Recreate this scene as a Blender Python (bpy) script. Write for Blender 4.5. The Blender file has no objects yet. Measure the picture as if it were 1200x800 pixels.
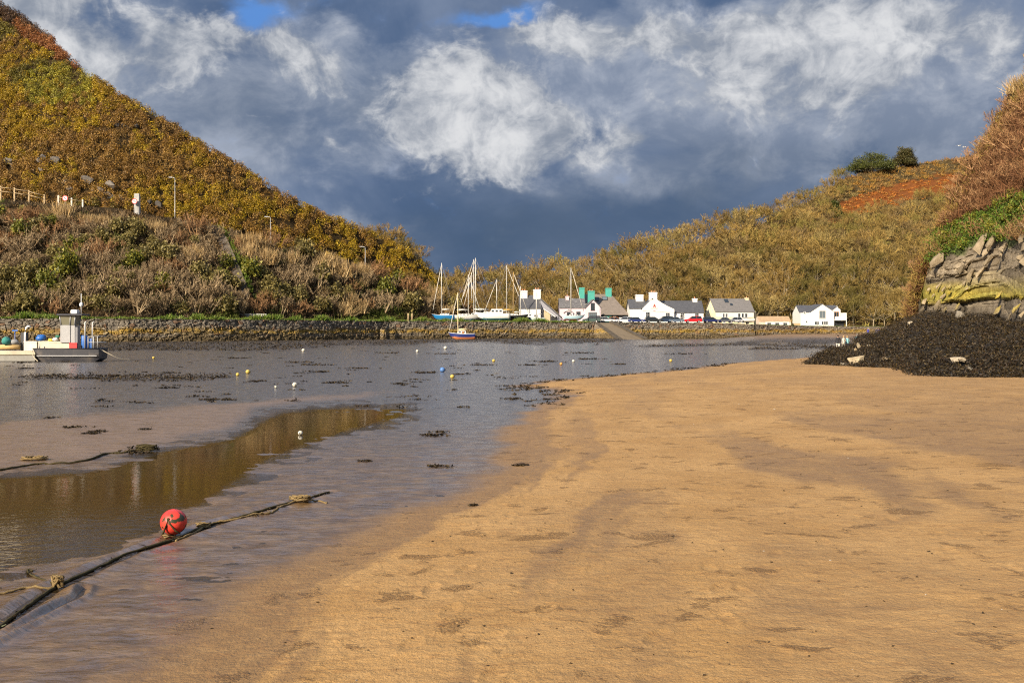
import bpy, bmesh, math, random
import numpy as np
from mathutils import Vector, Matrix

# ------------------------------------------------------------------ camera, sky, sun, exposure
F = 1167.0; CX = 600.0; HY = 387.0; H = 2.3
scene = bpy.context.scene
COL = scene.collection
cam_data = bpy.data.cameras.new('camera'); cam = bpy.data.objects.new('camera', cam_data); COL.objects.link(cam)
cam.location = (0, 0, H); cam.rotation_euler = (math.pi / 2, 0, 0)
cam_data.sensor_width = 36.0; cam_data.lens = 36.0 * F / 1200.0
cam_data.shift_y = -(400 - HY) / 1200.0
cam_data.clip_start = 0.1; cam_data.clip_end = 6000
scene.camera = cam

SUN_EL = math.radians(28); SUN_AZ = math.radians(217)     # azimuth from +Y towards +X
sun_vec = Vector((math.sin(SUN_AZ) * math.cos(SUN_EL), math.cos(SUN_AZ) * math.cos(SUN_EL), math.sin(SUN_EL)))
sl = bpy.data.lights.new('sun', 'SUN'); sl.energy = 5.0; sl.angle = math.radians(0.5); sl.color = (1.0, 0.86, 0.68)
so = bpy.data.objects.new('sun', sl); COL.objects.link(so)
so.rotation_euler = sun_vec.to_track_quat('Z', 'Y').to_euler(); so.location = (0, 0, 200)

scene.view_settings.view_transform = 'Standard'; scene.view_settings.look = 'None'
scene.view_settings.exposure = 0.75; scene.view_settings.gamma = 1.0
scene.view_settings.use_curve_mapping = False
scene.render.engine = 'CYCLES'
cy = scene.cycles
cy.use_denoising = False; cy.max_bounces = 6; cy.diffuse_bounces = 2; cy.glossy_bounces = 3; cy.transmission_bounces = 3
cy.filter_width = 1.15; cy.use_adaptive_sampling = True; cy.adaptive_threshold = 0.006
cy.caustics_reflective = False; cy.caustics_refractive = False

class NT:
    """small node-expression helper"""
    def __init__(s, tree): s.t = tree; s.n = tree.nodes; s.l = tree.links
    def put(s, sock, v):
        if v is None: return
        if hasattr(v, 'is_output'): s.l.new(v, sock)
        elif isinstance(v, (tuple, list)):
            v = list(v)
            if len(sock.default_value) == 4 and len(v) == 3: v.append(1.0)
            sock.default_value = v
        else: sock.default_value = v
    def m(s, op, a, b=None, c=None, clamp=False):
        n = s.n.new('ShaderNodeMath'); n.operation = op; n.use_clamp = clamp
        s.put(n.inputs[0], a)
        if b is not None: s.put(n.inputs[1], b)
        if c is not None: s.put(n.inputs[2], c)
        return n.outputs[0]
    def mix(s, f, a, b, mode='MIX'):
        n = s.n.new('ShaderNodeMix'); n.data_type = 'RGBA'; n.blend_type = mode; n.clamp_factor = True
        s.put(n.inputs[0], f); s.put(n.inputs[6], a); s.put(n.inputs[7], b)
        return n.outputs[2]
    def sm(s, v, lo, hi):
        n = s.n.new('ShaderNodeMapRange'); n.interpolation_type = 'SMOOTHSTEP'
        s.put(n.inputs[0], v); n.inputs[1].default_value = lo; n.inputs[2].default_value = hi
        return n.outputs[0]
    def noise(s, vec, scale, detail=4, rough=0.55, dist=0.0):
        n = s.n.new('ShaderNodeTexNoise'); s.put(n.inputs['Vector'], vec)
        n.inputs['Scale'].default_value = scale; n.inputs['Detail'].default_value = detail
        n.inputs['Roughness'].default_value = rough; n.inputs['Distortion'].default_value = dist
        return n.outputs[0]
    def voro(s, vec, scale, out=0, feature='F1', rnd=1.0):
        n = s.n.new('ShaderNodeTexVoronoi'); n.feature = feature; s.put(n.inputs['Vector'], vec)
        n.inputs['Scale'].default_value = scale; n.inputs['Randomness'].default_value = rnd
        return n.outputs[out]
    def comb(s, x, y, z):
        n = s.n.new('ShaderNodeCombineXYZ'); s.put(n.inputs[0], x); s.put(n.inputs[1], y); s.put(n.inputs[2], z); return n.outputs[0]
    def sep(s, v):
        n = s.n.new('ShaderNodeSeparateXYZ'); s.put(n.inputs[0], v); return n.outputs
    def scale(s, v, sc):
        n = s.n.new('ShaderNodeVectorMath'); n.operation = 'MULTIPLY'; s.put(n.inputs[0], v); n.inputs[1].default_value = sc; return n.outputs[0]
    def coord(s, k='Object'): return s.n.new('ShaderNodeTexCoord').outputs[k]
    def attr(s, name, out='Fac'):
        n = s.n.new('ShaderNodeAttribute'); n.attribute_name = name; return n.outputs[out]
    def bump(s, h, strength=0.5, dist=0.05, normal=None):
        n = s.n.new('ShaderNodeBump'); s.put(n.inputs['Height'], h); s.put(n.inputs['Strength'], strength)
        n.inputs['Distance'].default_value = dist
        if normal is not None: s.put(n.inputs['Normal'], normal)
        return n.outputs[0]

# ---- world: Nishita sky with a bank of broken cloud across it, all laid out by direction
world = bpy.data.worlds.new('World'); scene.world = world; world.use_nodes = True
wt = world.node_tree; wt.nodes.clear(); w = NT(wt)
sky = wt.nodes.new('ShaderNodeTexSky'); sky.sky_type = 'NISHITA'; sky.sun_disc = False
sky.sun_elevation = SUN_EL; sky.sun_rotation = SUN_AZ
d = w.coord('Generated'); dx, dy, dz = w.sep(d)
az = w.m('ARCTAN2', dx, dy); el = w.m('ARCSINE', w.m('MINIMUM', w.m('MAXIMUM', dz, -1.0), 1.0))
pv = w.comb(az, w.m('MULTIPLY', el, 1.35), 0.0)
wn = wt.nodes.new('ShaderNodeTexNoise'); wn.noise_dimensions = '3D'; w.put(wn.inputs['Vector'], pv); wn.inputs['Scale'].default_value = 7; wn.inputs['Detail'].default_value = 6
wo = wn.outputs['Color']
sub = wt.nodes.new('ShaderNodeVectorMath'); sub.operation = 'SUBTRACT'; w.put(sub.inputs[0], wo); sub.inputs[1].default_value = (.5, .5, .5)
mul = wt.nodes.new('ShaderNodeVectorMath'); mul.operation = 'SCALE'; w.put(mul.inputs[0], sub.outputs[0]); mul.inputs['Scale'].default_value = 0.13
add = wt.nodes.new('ShaderNodeVectorMath'); add.operation = 'ADD'; w.put(add.inputs[0], w.comb(az, el, 0.0)); w.put(add.inputs[1], mul.outputs[0])
waz, wel, _ = w.sep(add.outputs[0])
def ang(px, py):
    a = math.atan((px - CX) / F); return a, math.atan((HY - py) / F * math.cos(a))
def blob(px, py, rx, ry, wgt, tilt=0.0):
    a, e = ang(px, py)
    u = w.m('MULTIPLY_ADD', waz, F / rx, -a * F / rx); v = w.m('MULTIPLY_ADD', wel, F / ry, -e * F / ry)
    if tilt: v = w.m('MULTIPLY_ADD', u, tilt, v)
    r2 = w.m('ADD', w.m('MULTIPLY', u, u), w.m('MULTIPLY', v, v))
    g = w.m('EXPONENT', w.m('MULTIPLY', r2, -1.0))
    return w.m('MULTIPLY', g, wgt)
def total(bl):
    t = None
    for b in bl:
        g = blob(*b); t = g if t is None else w.m('ADD', t, g)
    return t
fine = w.noise(pv, 15, 9, 0.62, 0.3)
big = w.noise(pv, 4.2, 8, 0.58, 0.4)
mid = w.noise(w.comb(az, w.m('MULTIPLY', el, 1.7), 3.1), 9, 8, 0.58, 0.2)
white = total([(545,140,85,58,1.15),(625,165,58,38,.7),(500,130,40,40,.4),(235,30,62,42,.75),(345,55,52,32,.75),(410,70,46,26,.35),(300,130,36,20,.42),
               (735,158,30,16,.62),(375,180,26,12,.40),(950,70,110,52,.62),(1010,85,50,60,.40),(720,30,120,30,.60),(1090,40,100,40,.32),(600,30,60,34,.35),
               (880,20,120,30,.55),(20,20,80,45,.8),(130,50,100,55,.42),(60,90,60,40,.3),(450,245,60,18,.22),(1180,80,90,60,.35),(820,120,110,60,.28)])
dark = total([(620,262,150,50,.9),(850,270,150,60,.9),(1060,250,150,80,.7),(340,140,120,60,.45),(520,300,150,40,.75),(450,110,55,45,.4),(560,215,80,22,.45),(250,110,80,60,.3),(860,175,130,36,.55),(1000,20,40,16,.4)])
blue = total([(300,8,42,26,.95),(590,6,60,16,.9),(-120,300,200,200,.3)])
grey = total([(110,90,190,80,.85),(340,60,120,60,.7),(470,175,150,70,.55),(700,60,210,70,.95),(960,110,190,110,1.0),(1120,70,170,100,.8),(790,150,90,40,.45),(430,285,150,28,.55),(770,225,60,50,.4),(330,200,110,45,.45),(620,205,90,40,.6),(230,180,90,60,.35)])
puff_a = w.m('ABSOLUTE', w.m('MULTIPLY_ADD', w.noise(w.comb(waz, wel, 1.7), 13, 5, .55, .1), 2.0, -1.0)); puff_b = w.m('ABSOLUTE', w.m('MULTIPLY_ADD', w.noise(w.comb(waz, wel, 5.2), 34, 6, .6, .1), 2.0, -1.0))
puff = w.m('MULTIPLY_ADD', puff_a, 1.5, w.m('MULTIPLY', puff_b, .9))
base = w.mix(w.sm(big, 0.36, 0.68), (.048, .080, .148), (.125, .160, .232))
base = w.mix(w.m('MULTIPLY', w.sm(mid, .45, .75), .45), base, (.25, .28, .33))
gmask = w.sm(w.m('ADD', grey, w.m('MULTIPLY_ADD', mid, 1.7, w.m('MULTIPLY_ADD', fine, 1.0, -1.42))), .25, .85)
base = w.mix(w.m('MULTIPLY', gmask, .85), base, w.mix(w.sm(fine, .38, .66), (.145, .175, .235), (.27, .295, .345)))
dk = w.m('MULTIPLY', dark, w.m('MULTIPLY_ADD', mid, 1.0, 0.25), clamp=True)
base = w.mix(w.m('MULTIPLY', dk, .85), base, (.040, .066, .112))
bl = w.sm(w.m('MULTIPLY_ADD', fine, 1.3, w.m('SUBTRACT', blue, .58)), .15, .80)
base = w.mix(bl, base, (.07, .17, .40))
wm = w.m('ADD', white, w.m('MULTIPLY_ADD', fine, 1.35, w.m('MULTIPLY_ADD', puff, -.42, -0.55)))
wm = w.m('ADD', wm, w.m('MULTIPLY_ADD', big, .8, -0.4))
mask = w.sm(wm, .24, .66)
wc = w.mix(w.sm(w.m('ADD', w.m('MULTIPLY', fine, .7), w.m('MULTIPLY_ADD', puff, -.36, w.m('MULTIPLY', wm, .24))), .18, .74), (.155, .178, .22), (.44, .445, .455))
clouds = w.mix(mask, base, wc)
over = w.mix(w.sm(big, .38, .62), (.19, .26, .42), (.35, .43, .60))
clouds = w.mix(w.sm(el, .33, .52), clouds, over)
nish = wt.nodes.new('ShaderNodeVectorMath'); nish.operation = 'SCALE'; w.put(nish.inputs[0], sky.outputs[0]); nish.inputs['Scale'].default_value = 0.06
back = w.mix(w.m('MULTIPLY', w.sm(big, .4, .65), .6), nish.outputs[0], (.26, .28, .33))
front = w.sm(w.m('ADD', dy, w.m('MULTIPLY', w.m('SUBTRACT', big, .5), .5)), -.25, .35)
final = w.mix(front, back, clouds)
bg = wt.nodes.new('ShaderNodeBackground'); w.put(bg.inputs[0], final); bg.inputs[1].default_value = 1.0
ow = wt.nodes.new('ShaderNodeOutputWorld'); wt.links.new(bg.outputs[0], ow.inputs[0])

# ------------------------------------------------------------------ numeric helpers
def px_point(px, py, D): return Vector(((px - CX) / F * D, D, H + (HY - py) / F * D))
def ground_D(py): return H * F / (py - HY)
def _hash(ix, iy, seed):
    h = (ix.astype(np.int64) * 374761393 + iy.astype(np.int64) * 668265263 + seed * 1442695041) & 0xffffffff
    h = ((h ^ (h >> 13)) * 1274126177) & 0xffffffff
    h = h ^ (h >> 16)
    return (h & 0xffffff) / float(0xffffff)
def vnoise(x, y, seed=0):
    x = np.asarray(x, float); y = np.asarray(y, float)
    ix = np.floor(x); iy = np.floor(y); fx = x - ix; fy = y - iy
    fx = fx * fx * (3 - 2 * fx); fy = fy * fy * (3 - 2 * fy)
    a = _hash(ix, iy, seed); b = _hash(ix + 1, iy, seed); c = _hash(ix, iy + 1, seed); d_ = _hash(ix + 1, iy + 1, seed)
    return (a * (1 - fx) + b * fx) * (1 - fy) + (c * (1 - fx) + d_ * fx) * fy
def fbm(x, y, seed=0, octv=4, gain=.5):
    t = 0; a = 1; s = 0
    for o in range(octv):
        t = t + a * vnoise(np.asarray(x) * 2 ** o, np.asarray(y) * 2 ** o, seed + o * 17); s += a; a *= gain
    return t / s
def smooth(v, a, b):
    t = np.clip((np.asarray(v, float) - a) / (b - a), 0, 1); return t * t * (3 - 2 * t)
def inside(px, py, poly):
    px = np.asarray(px, float); py = np.asarray(py, float); c = np.zeros(px.shape, bool); n = len(poly)
    for i in range(n):
        x1, y1 = poly[i]; x2, y2 = poly[(i + 1) % n]
        cond = (y1 > py) != (y2 > py)
        with np.errstate(divide='ignore', invalid='ignore'):
            xi = (x2 - x1) * (py - y1) / (y2 - y1 + 1e-12) + x1
        c ^= cond & (px < xi)
    return c
def line_dist(x, y, pts):
    d_ = np.full(np.shape(x), 1e9)
    for (ax, ay), (bx, by) in zip(pts[:-1], pts[1:]):
        vx, vy = bx - ax, by - ay
        t = np.clip(((x - ax) * vx + (y - ay) * vy) / (vx * vx + vy * vy + 1e-12), 0, 1)
        d_ = np.minimum(d_, np.hypot(x - ax - t * vx, y - ay - t * vy))
    return d_

# ------------------------------------------------------------------ object helpers
def tag(o, label=None, cat=None, group=None, kind=None):
    if label: o['label'] = label
    if cat: o['category'] = cat
    if group: o['group'] = group
    if kind: o['kind'] = kind
    return o
def thing(name, label, cat, loc=(0, 0, 0), rz=0.0, group=None):
    o = bpy.data.objects.new(name, None); COL.objects.link(o); o.empty_display_size = .2
    o.location = loc; o.rotation_euler = (0, 0, rz)
    return tag(o, label, cat, group)
def copy_tree(o, parent=None):
    c = o.copy(); COL.objects.link(c)
    if parent is not None: c.parent = parent
    for ch in list(o.children): copy_tree(ch, c)
    return c
def mesh_np(name, V, faces, mats, colors=None, attrs=None, smooth_=False, parent=None, midx=None):
    """V (n,3); faces: list of int arrays (m,k)"""
    me = bpy.data.meshes.new(name); V = np.ascontiguousarray(V, np.float32)
    me.vertices.add(len(V)); me.vertices.foreach_set('co', V.ravel())
    fl = [np.asarray(f, np.int32) for f in faces if len(f)]
    tot = sum(f.size for f in fl); npoly = sum(len(f) for f in fl)
    me.loops.add(tot); me.loops.foreach_set('vertex_index', np.concatenate([f.ravel() for f in fl]))
    starts = []; k = 0
    for f in fl:
        starts.append(k + np.arange(len(f)) * f.shape[1]); k += f.size
    me.polygons.add(npoly); me.polygons.foreach_set('loop_start', np.concatenate(starts).astype(np.int32))
    if midx is not None: me.polygons.foreach_set('material_index', np.asarray(midx, np.int32))
    me.update(calc_edges=True); me.validate()
    me.polygons.foreach_set('use_smooth', np.full(len(me.polygons), bool(smooth_)))
    if colors is not None:
        a = me.color_attributes.new('Col', 'FLOAT_COLOR', 'POINT')
        c = np.ones((len(V), 4), np.float32); c[:, :3] = colors; a.data.foreach_set('color', c.ravel())
    for k_, v in (attrs or {}).items():
        a = me.attributes.new(k_, 'FLOAT', 'POINT'); a.data.foreach_set('value', np.ascontiguousarray(v, np.float32).ravel())
    for m_ in (mats if isinstance(mats, (list, tuple)) else [mats]): me.materials.append(m_)
    o = bpy.data.objects.new(name, me); COL.objects.link(o)
    if parent is not None: o.parent = parent
    return o
def grid_faces(nr, nc):
    i = np.arange(nr - 1)[:, None] * nc + np.arange(nc - 1)[None, :]
    i = i.ravel(); return np.stack([i, i + 1, i + nc + 1, i + nc], 1)

class MB:
    def __init__(s): s.v = []; s.f = []; s.m = []; s.sm = []
    def add(s, vs, fs, mi=0, sm=False, M=None):
        b = len(s.v)
        for p in vs:
            p = Vector(p); s.v.append(tuple(M @ p) if M is not None else tuple(p))
        for f in fs: s.f.append(tuple(i + b for i in f)); s.m.append(mi); s.sm.append(sm)
        return s
    def box(s, x0, x1, y0, y1, z0, z1, mi=0, M=None):
        vs = [(x0,y0,z0),(x1,y0,z0),(x1,y1,z0),(x0,y1,z0),(x0,y0,z1),(x1,y0,z1),(x1,y1,z1),(x0,y1,z1)]
        return s.add(vs, [(0,3,2,1),(4,5,6,7),(0,1,5,4),(1,2,6,5),(2,3,7,6),(3,0,4,7)], mi, M=M)
    def bbox(s, x0, x1, y0, y1, z0, z1, b=.02, mi=0, M=None):
        """box with chamfered edges"""
        rings = []
        for z, i in ((z0, b), (z0 + b, 0), (z1 - b, 0), (z1, b)):
            rings.append([(x0+i+b*.0, y0+i, z), (x1-i, y0+i, z), (x1-i, y1-i, z), (x0+i, y1-i, z)])
        return s.loft(rings, mi, M=M)
    def loft(s, rings, mi=0, closed=True, caps=True, sm=False, M=None):
        n = len(rings[0]); vs = [p for r in rings for p in r]; fs = []
        for k in range(len(rings) - 1):
            for i in range(n if closed else n - 1):
                j = (i + 1) % n; fs.append((k*n+i, k*n+j, (k+1)*n+j, (k+1)*n+i))
        if caps: fs.append(tuple(range(n))[::-1]); fs.append(tuple((len(rings)-1)*n + i for i in range(n)))
        return s.add(vs, fs, mi, sm, M)
    def prism(s, pts, axis, a0, a1, mi=0, M=None):
        """polygon pts extruded along axis: 'x' pts are (y,z); 'y' pts are (x,z); 'z' pts are (x,y)"""
        mk = {'x': lambda p, a: (a, p[0], p[1]), 'y': lambda p, a: (p[0], a, p[1]), 'z': lambda p, a: (p[0], p[1], a)}[axis]
        n = len(pts); vs = [mk(p, a0) for p in pts] + [mk(p, a1) for p in pts]
        fs = [(i, (i+1) % n, n + (i+1) % n, n + i) for i in range(n)] + [tuple(range(n))[::-1], tuple(range(n, 2*n))]
        return s.add(vs, fs, mi, M=M)
    def tube(s, pts, r, n=6, mi=0, sm=True, M=None):
        pts = [Vector(p) for p in pts]; rs = r if isinstance(r, (list, tuple)) else [r] * len(pts); rings = []
        up = Vector((0, 0, 1))
        for i, p in enumerate(pts):
            t = (pts[min(i+1, len(pts)-1)] - pts[max(i-1, 0)]).normalized()
            a = t.cross(up if abs(t.z) < .95 else Vector((1, 0, 0))).normalized(); b = t.cross(a)
            rings.append([p + (a * math.cos(2*math.pi*k/n) + b * math.sin(2*math.pi*k/n)) * rs[i] for k in range(n)])
        return s.loft(rings, mi, sm=sm, M=M)
    def ball(s, c, r, nu=12, nv=8, mi=0, sq=(1, 1, 1), M=None):
        vs = []; fs = []
        for j in range(nv + 1):
            t = math.pi * j / nv
            for i in range(nu):
                p = 2 * math.pi * i / nu
                vs.append((c[0] + r*sq[0]*math.sin(t)*math.cos(p), c[1] + r*sq[1]*math.sin(t)*math.sin(p), c[2] + r*sq[2]*math.cos(t)))
        for j in range(nv):
            for i in range(nu):
                a = j*nu+i; b = j*nu+(i+1) % nu; fs.append((a, a+nu, b+nu, b))
        return s.add(vs, fs, mi, True, M)
    def build(s, name, mats, parent=None):
        me = bpy.data.meshes.new(name); me.from_pydata(s.v, [], s.f)
        for m_ in (mats if isinstance(mats, (list, tuple)) else [mats]): me.materials.append(m_)
        me.polygons.foreach_set('material_index', s.m); me.polygons.foreach_set('use_smooth', s.sm)
        bm = bmesh.new(); bm.from_mesh(me); bmesh.ops.remove_doubles(bm, verts=bm.verts, dist=1e-5)
        bmesh.ops.recalc_face_normals(bm, faces=bm.faces); bm.to_mesh(me); bm.free(); me.update()
        o = bpy.data.objects.new(name, me); COL.objects.link(o)
        if parent is not None: o.parent = parent
        return o

# ------------------------------------------------------------------ materials
def new_mat(name):
    m_ = bpy.data.materials.new(name); m_.use_nodes = True; t = m_.node_tree; t.nodes.clear(); n = NT(t)
    b = t.nodes.new('ShaderNodeBsdfPrincipled'); o = t.nodes.new('ShaderNodeOutputMaterial'); t.links.new(b.outputs[0], o.inputs[0])
    return m_, n, b
_cache = {}
def paint(name, col, rough=.5, metal=0.0, var=.18, scale=3.0, bump=0.0, spec=.5, dirt=None):
    """plain coloured surface with a little mottling"""
    if name in _cache: return _cache[name]
    m_, n, b = new_mat(name); c = n.coord('Object')
    f = n.noise(c, scale, 5, .6); f2 = n.noise(c, scale * 7, 3, .5)
    lo = tuple(x * (1 - var) for x in col); hi = tuple(min(1, x * (1 + var * .6)) for x in col)
    k = n.mix(n.sm(n.m('MULTIPLY_ADD', f2, .4, n.m('MULTIPLY', f, .6)), .3, .7), lo, hi)
    if dirt: k = n.mix(n.m('MULTIPLY', n.sm(f, .5, .75), .6), k, dirt)
    n.put(b.inputs['Base Color'], k); n.put(b.inputs['Roughness'], n.m('MULTIPLY_ADD', f2, .2, rough - .1))
    b.inputs['Metallic'].default_value = metal; b.inputs['Specular IOR Level'].default_value = spec
    if bump: n.put(b.inputs['Normal'], n.bump(f2, bump, .03))
    _cache[name] = m_; return m_
def glass_mat(name, col=(.03, .04, .05)):
    if name in _cache: return _cache[name]
    m_, n, b = new_mat(name); n.put(b.inputs['Base Color'], col); b.inputs['Roughness'].default_value = .08; b.inputs['IOR'].default_value = 1.5
    _cache[name] = m_; return m_
def leaf_mat(name, rough=.7, spec=.25, trans=0.15):
    m_, n, b = new_mat(name)
    c = n.attr('Col', 'Color'); k = n.noise(n.coord('Object'), 1.3, 3)
    n.put(b.inputs['Base Color'], n.mix(n.sm(k, .35, .65), n.mix(1.0, c, (.82, .80, .78), 'MULTIPLY'), c))
    b.inputs['Roughness'].default_value = rough; b.inputs['Specular IOR Level'].default_value = spec
    if trans:
        t = n.n.new('ShaderNodeBsdfTranslucent'); n.put(t.inputs[0], c)
        mx = n.n.new('ShaderNodeMixShader'); mx.inputs[0].default_value = trans
        n.l.new(b.outputs[0], mx.inputs[1]); n.l.new(t.outputs[0], mx.inputs[2])
        n.l.new(mx.outputs[0], [q for q in n.n if q.type == 'OUTPUT_MATERIAL'][0].inputs[0])
    return m_
def slate_mat(name, a, b_, lichen=None, sx=3.2, sz=4.0):
    if name in _cache: return _cache[name]
    m_, n, b = new_mat(name); c = n.coord('Object'); x, y, z = n.sep(c)
    br = n.n.new('ShaderNodeTexBrick'); n.put(br.inputs['Vector'], n.comb(n.m('ADD', x, n.m('MULTIPLY', y, .35)), z, 0.0))
    br.inputs['Scale'].default_value = 2.2; br.inputs['Mortar Size'].default_value = .025; br.inputs['Brick Width'].default_value = .55; br.inputs['Row Height'].default_value = .42
    n.put(br.inputs['Color1'], a); n.put(br.inputs['Color2'], b_); n.put(br.inputs['Mortar'], tuple(k * .45 for k in a))
    k = n.mix(n.m('MULTIPLY', n.sm(n.noise(c, 1.2, 5), .4, .7), .5), br.outputs[0], tuple((p + q) * .62 for p, q in zip(a, b_)))
    if lichen: k = n.mix(n.m('MULTIPLY', n.sm(n.noise(c, 2.6, 6, .7), .55, .66), .8), k, lichen)
    n.put(b.inputs['Base Color'], k); b.inputs['Roughness'].default_value = .6
    n.put(b.inputs['Normal'], n.bump(br.outputs[1], -.5, .03))
    _cache[name] = m_; return m_
def col_attr_mat(name, rough=.85, bump=.6, scale=4.0, dist=.08, spec=.3):
    m_, n, b = new_mat(name); c = n.coord('Object'); k = n.attr('Col', 'Color')
    f = n.noise(c, scale, 6, .62); f2 = n.noise(c, scale * 6, 4, .6)
    k = n.mix(n.sm(f, .35, .7), n.mix(1.0, k, (.62, .60, .57), 'MULTIPLY'), k)
    k = n.mix(n.m('MULTIPLY', n.sm(f2, .5, .8), .35), k, n.mix(1.0, k, (1.5, 1.45, 1.35), 'MULTIPLY'))
    n.put(b.inputs['Base Color'], k); b.inputs['Roughness'].default_value = rough; b.inputs['Specular IOR Level'].default_value = spec
    n.put(b.inputs['Normal'], n.bump(n.m('MULTIPLY_ADD', f2, .4, f), bump, dist))
    return m_

# ------------------------------------------------------------------ ground: one sheet of sand, wet mud and weed reaching the horizon
SHORE = [(120,840),(175,800),(300,685),(380,646),(475,603),(546,581),(582,556),(592,515),(608,491),(630,477),(660,465),(648,459),(618,455),(606,453),(640,447),(712,441),(800,433),(860,426),(920,421),(966,417)]
def gpt(px, py): D = ground_D(py); return ((px - CX) / F * D, D)
SH = [gpt(*p) for p in SHORE]
SANDPOLY_PX = SHORE + [(1000,410),(1600,405),(1600,1400),(-300,1400)]
POOL = [(-300,560),(0,556),(100,548),(190,524),(268,510),(300,488),(330,478),(420,471),(500,474),(485,492),(410,512),(330,540),(285,570),(240,600),(120,655),(-20,690),(-300,720)]
BANK = [(-300,505),(0,496),(150,482),(300,469),(420,461),(470,459),(410,468),(300,479),(278,500),(200,518),(100,541),(0,548),(-300,560)]
ROPE_A = [(-60,770),(0,735),(35,709),(68,687),(110,668),(150,650),(203,632),(245,616),(290,604),(330,592),(365,583),(386,577)]
def polar(u0, u1, du, ys):
    us = np.concatenate([[-9000,-5200,-3000,-1800,-1000,-600,-350],np.arange(u0,u1+du,du),[1550,1800,2200,3000,4200,6400,10000]])
    D = H * F / (np.asarray(ys) - HY)
    U, DD = np.meshgrid(us, D); X = (U - CX) / F * DD
    return U, DD, X
FEET = []
_rf = np.random.default_rng(404)
for (pa, pb, nst) in [((520,860),(770,600),17),((1230,720),(880,520),18),((500,770),(640,500),20),((700,860),(1010,600),14),((1260,560),(760,470),26),((930,850),(840,640),10),((600,620),(740,560),9),((760,580),(830,600),5),((1000,560),(1200,500),10)]:
    (xa, ya), (xb, yb) = gpt(*pa), gpt(*pb); L_ = math.hypot(xb - xa, yb - ya); nst = max(3, int(L_ / .72)); hx, hy_ = (xb - xa) / L_, (yb - ya) / L_
    for i in range(min(nst, 60)):
        s_ = (-1) ** i * .11; q = i / nst + _rf.normal(0, .004); wv = math.sin(i * .5) * .12
        FEET.append((xa + (xb - xa) * q - hy_ * (s_ + wv), ya + (yb - ya) * q + hx * (s_ + wv), hx + _rf.normal(0, .15), hy_ + _rf.normal(0, .15), _rf.uniform(.5, 1.0)))
def foot_dents(X, D, k):
    out = np.zeros(np.shape(X))
    if np.size(X) < 50: return out
    Xf, Df, of = X.ravel(), D.ravel(), out.ravel()
    sel = np.where((Df < 40) & (k.ravel() > .5))[0]; xs, ds = Xf[sel], Df[sel]; order = np.argsort(ds); sel = sel[order]; xs = xs[order]; ds = ds[order]
    for fx, fy, hx, hy_, dp in FEET:
        a, b_ = np.searchsorted(ds, fy - .35), np.searchsorted(ds, fy + .35)
        if a == b_: continue
        dx_, dy_ = xs[a:b_] - fx, ds[a:b_] - fy; n_ = math.hypot(hx, hy_); l = (dx_ * hx + dy_ * hy_) / n_; w_ = (dx_ * hy_ - dy_ * hx) / n_
        r2 = (l / .15) ** 2 + (w_ / .062) ** 2; of[sel[a:b_]] += dp * .6 * (.020 * np.exp(-r2 * r2) - .011 * np.exp(-((np.sqrt(r2) - 1.35) / .30) ** 2) * (.6 + .8 * vnoise(xs[a:b_] * 22, ds[a:b_] * 22, 3)))
    return of.reshape(np.shape(X))
def ground_fields(U, D, X):
    y = HY + H * F / D
    inn = inside(U, y, SANDPOLY_PX)
    dist = line_dist(X, D, SH); far = np.minimum(1, D / 14.0)
    wob = (fbm(X * .9, D * .9, 5, 4) - .5) * .55 * np.clip(D / 9, .5, 4)
    sd = np.where(inn, dist, -dist) + wob * .7
    upper = smooth(U, 820, 930) * smooth(y, 402.5, 399) * smooth(y, 384, 391)
    return y, sd, upper
def soft_inside(U, y, poly, ks=3.0):
    d_ = line_dist(U, y * ks, [(a, b * ks) for a, b in poly + [poly[0]]]); return np.where(inside(U, y, poly), d_, -d_)
def worley(a, b, seed=0):
    a = np.asarray(a, float); b = np.asarray(b, float); ia = np.floor(a); ib = np.floor(b); f1 = np.full(a.shape, 9.); f2 = np.full(a.shape, 9.); cid = np.zeros(a.shape)
    for i in (-1, 0, 1):
        for j in (-1, 0, 1):
            ca, cb = ia + i, ib + j; d_ = np.hypot(ca + .12 + .76 * _hash(ca, cb, seed) - a, cb + .12 + .76 * _hash(ca, cb, seed + 1) - b); h = _hash(ca, cb, seed + 2)
            n_ = d_ < f1; f2 = np.where(n_, f1, np.minimum(f2, d_)); cid = np.where(n_, h, cid); f1 = np.where(n_, d_, f1)
    return f1, f2, cid
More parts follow.
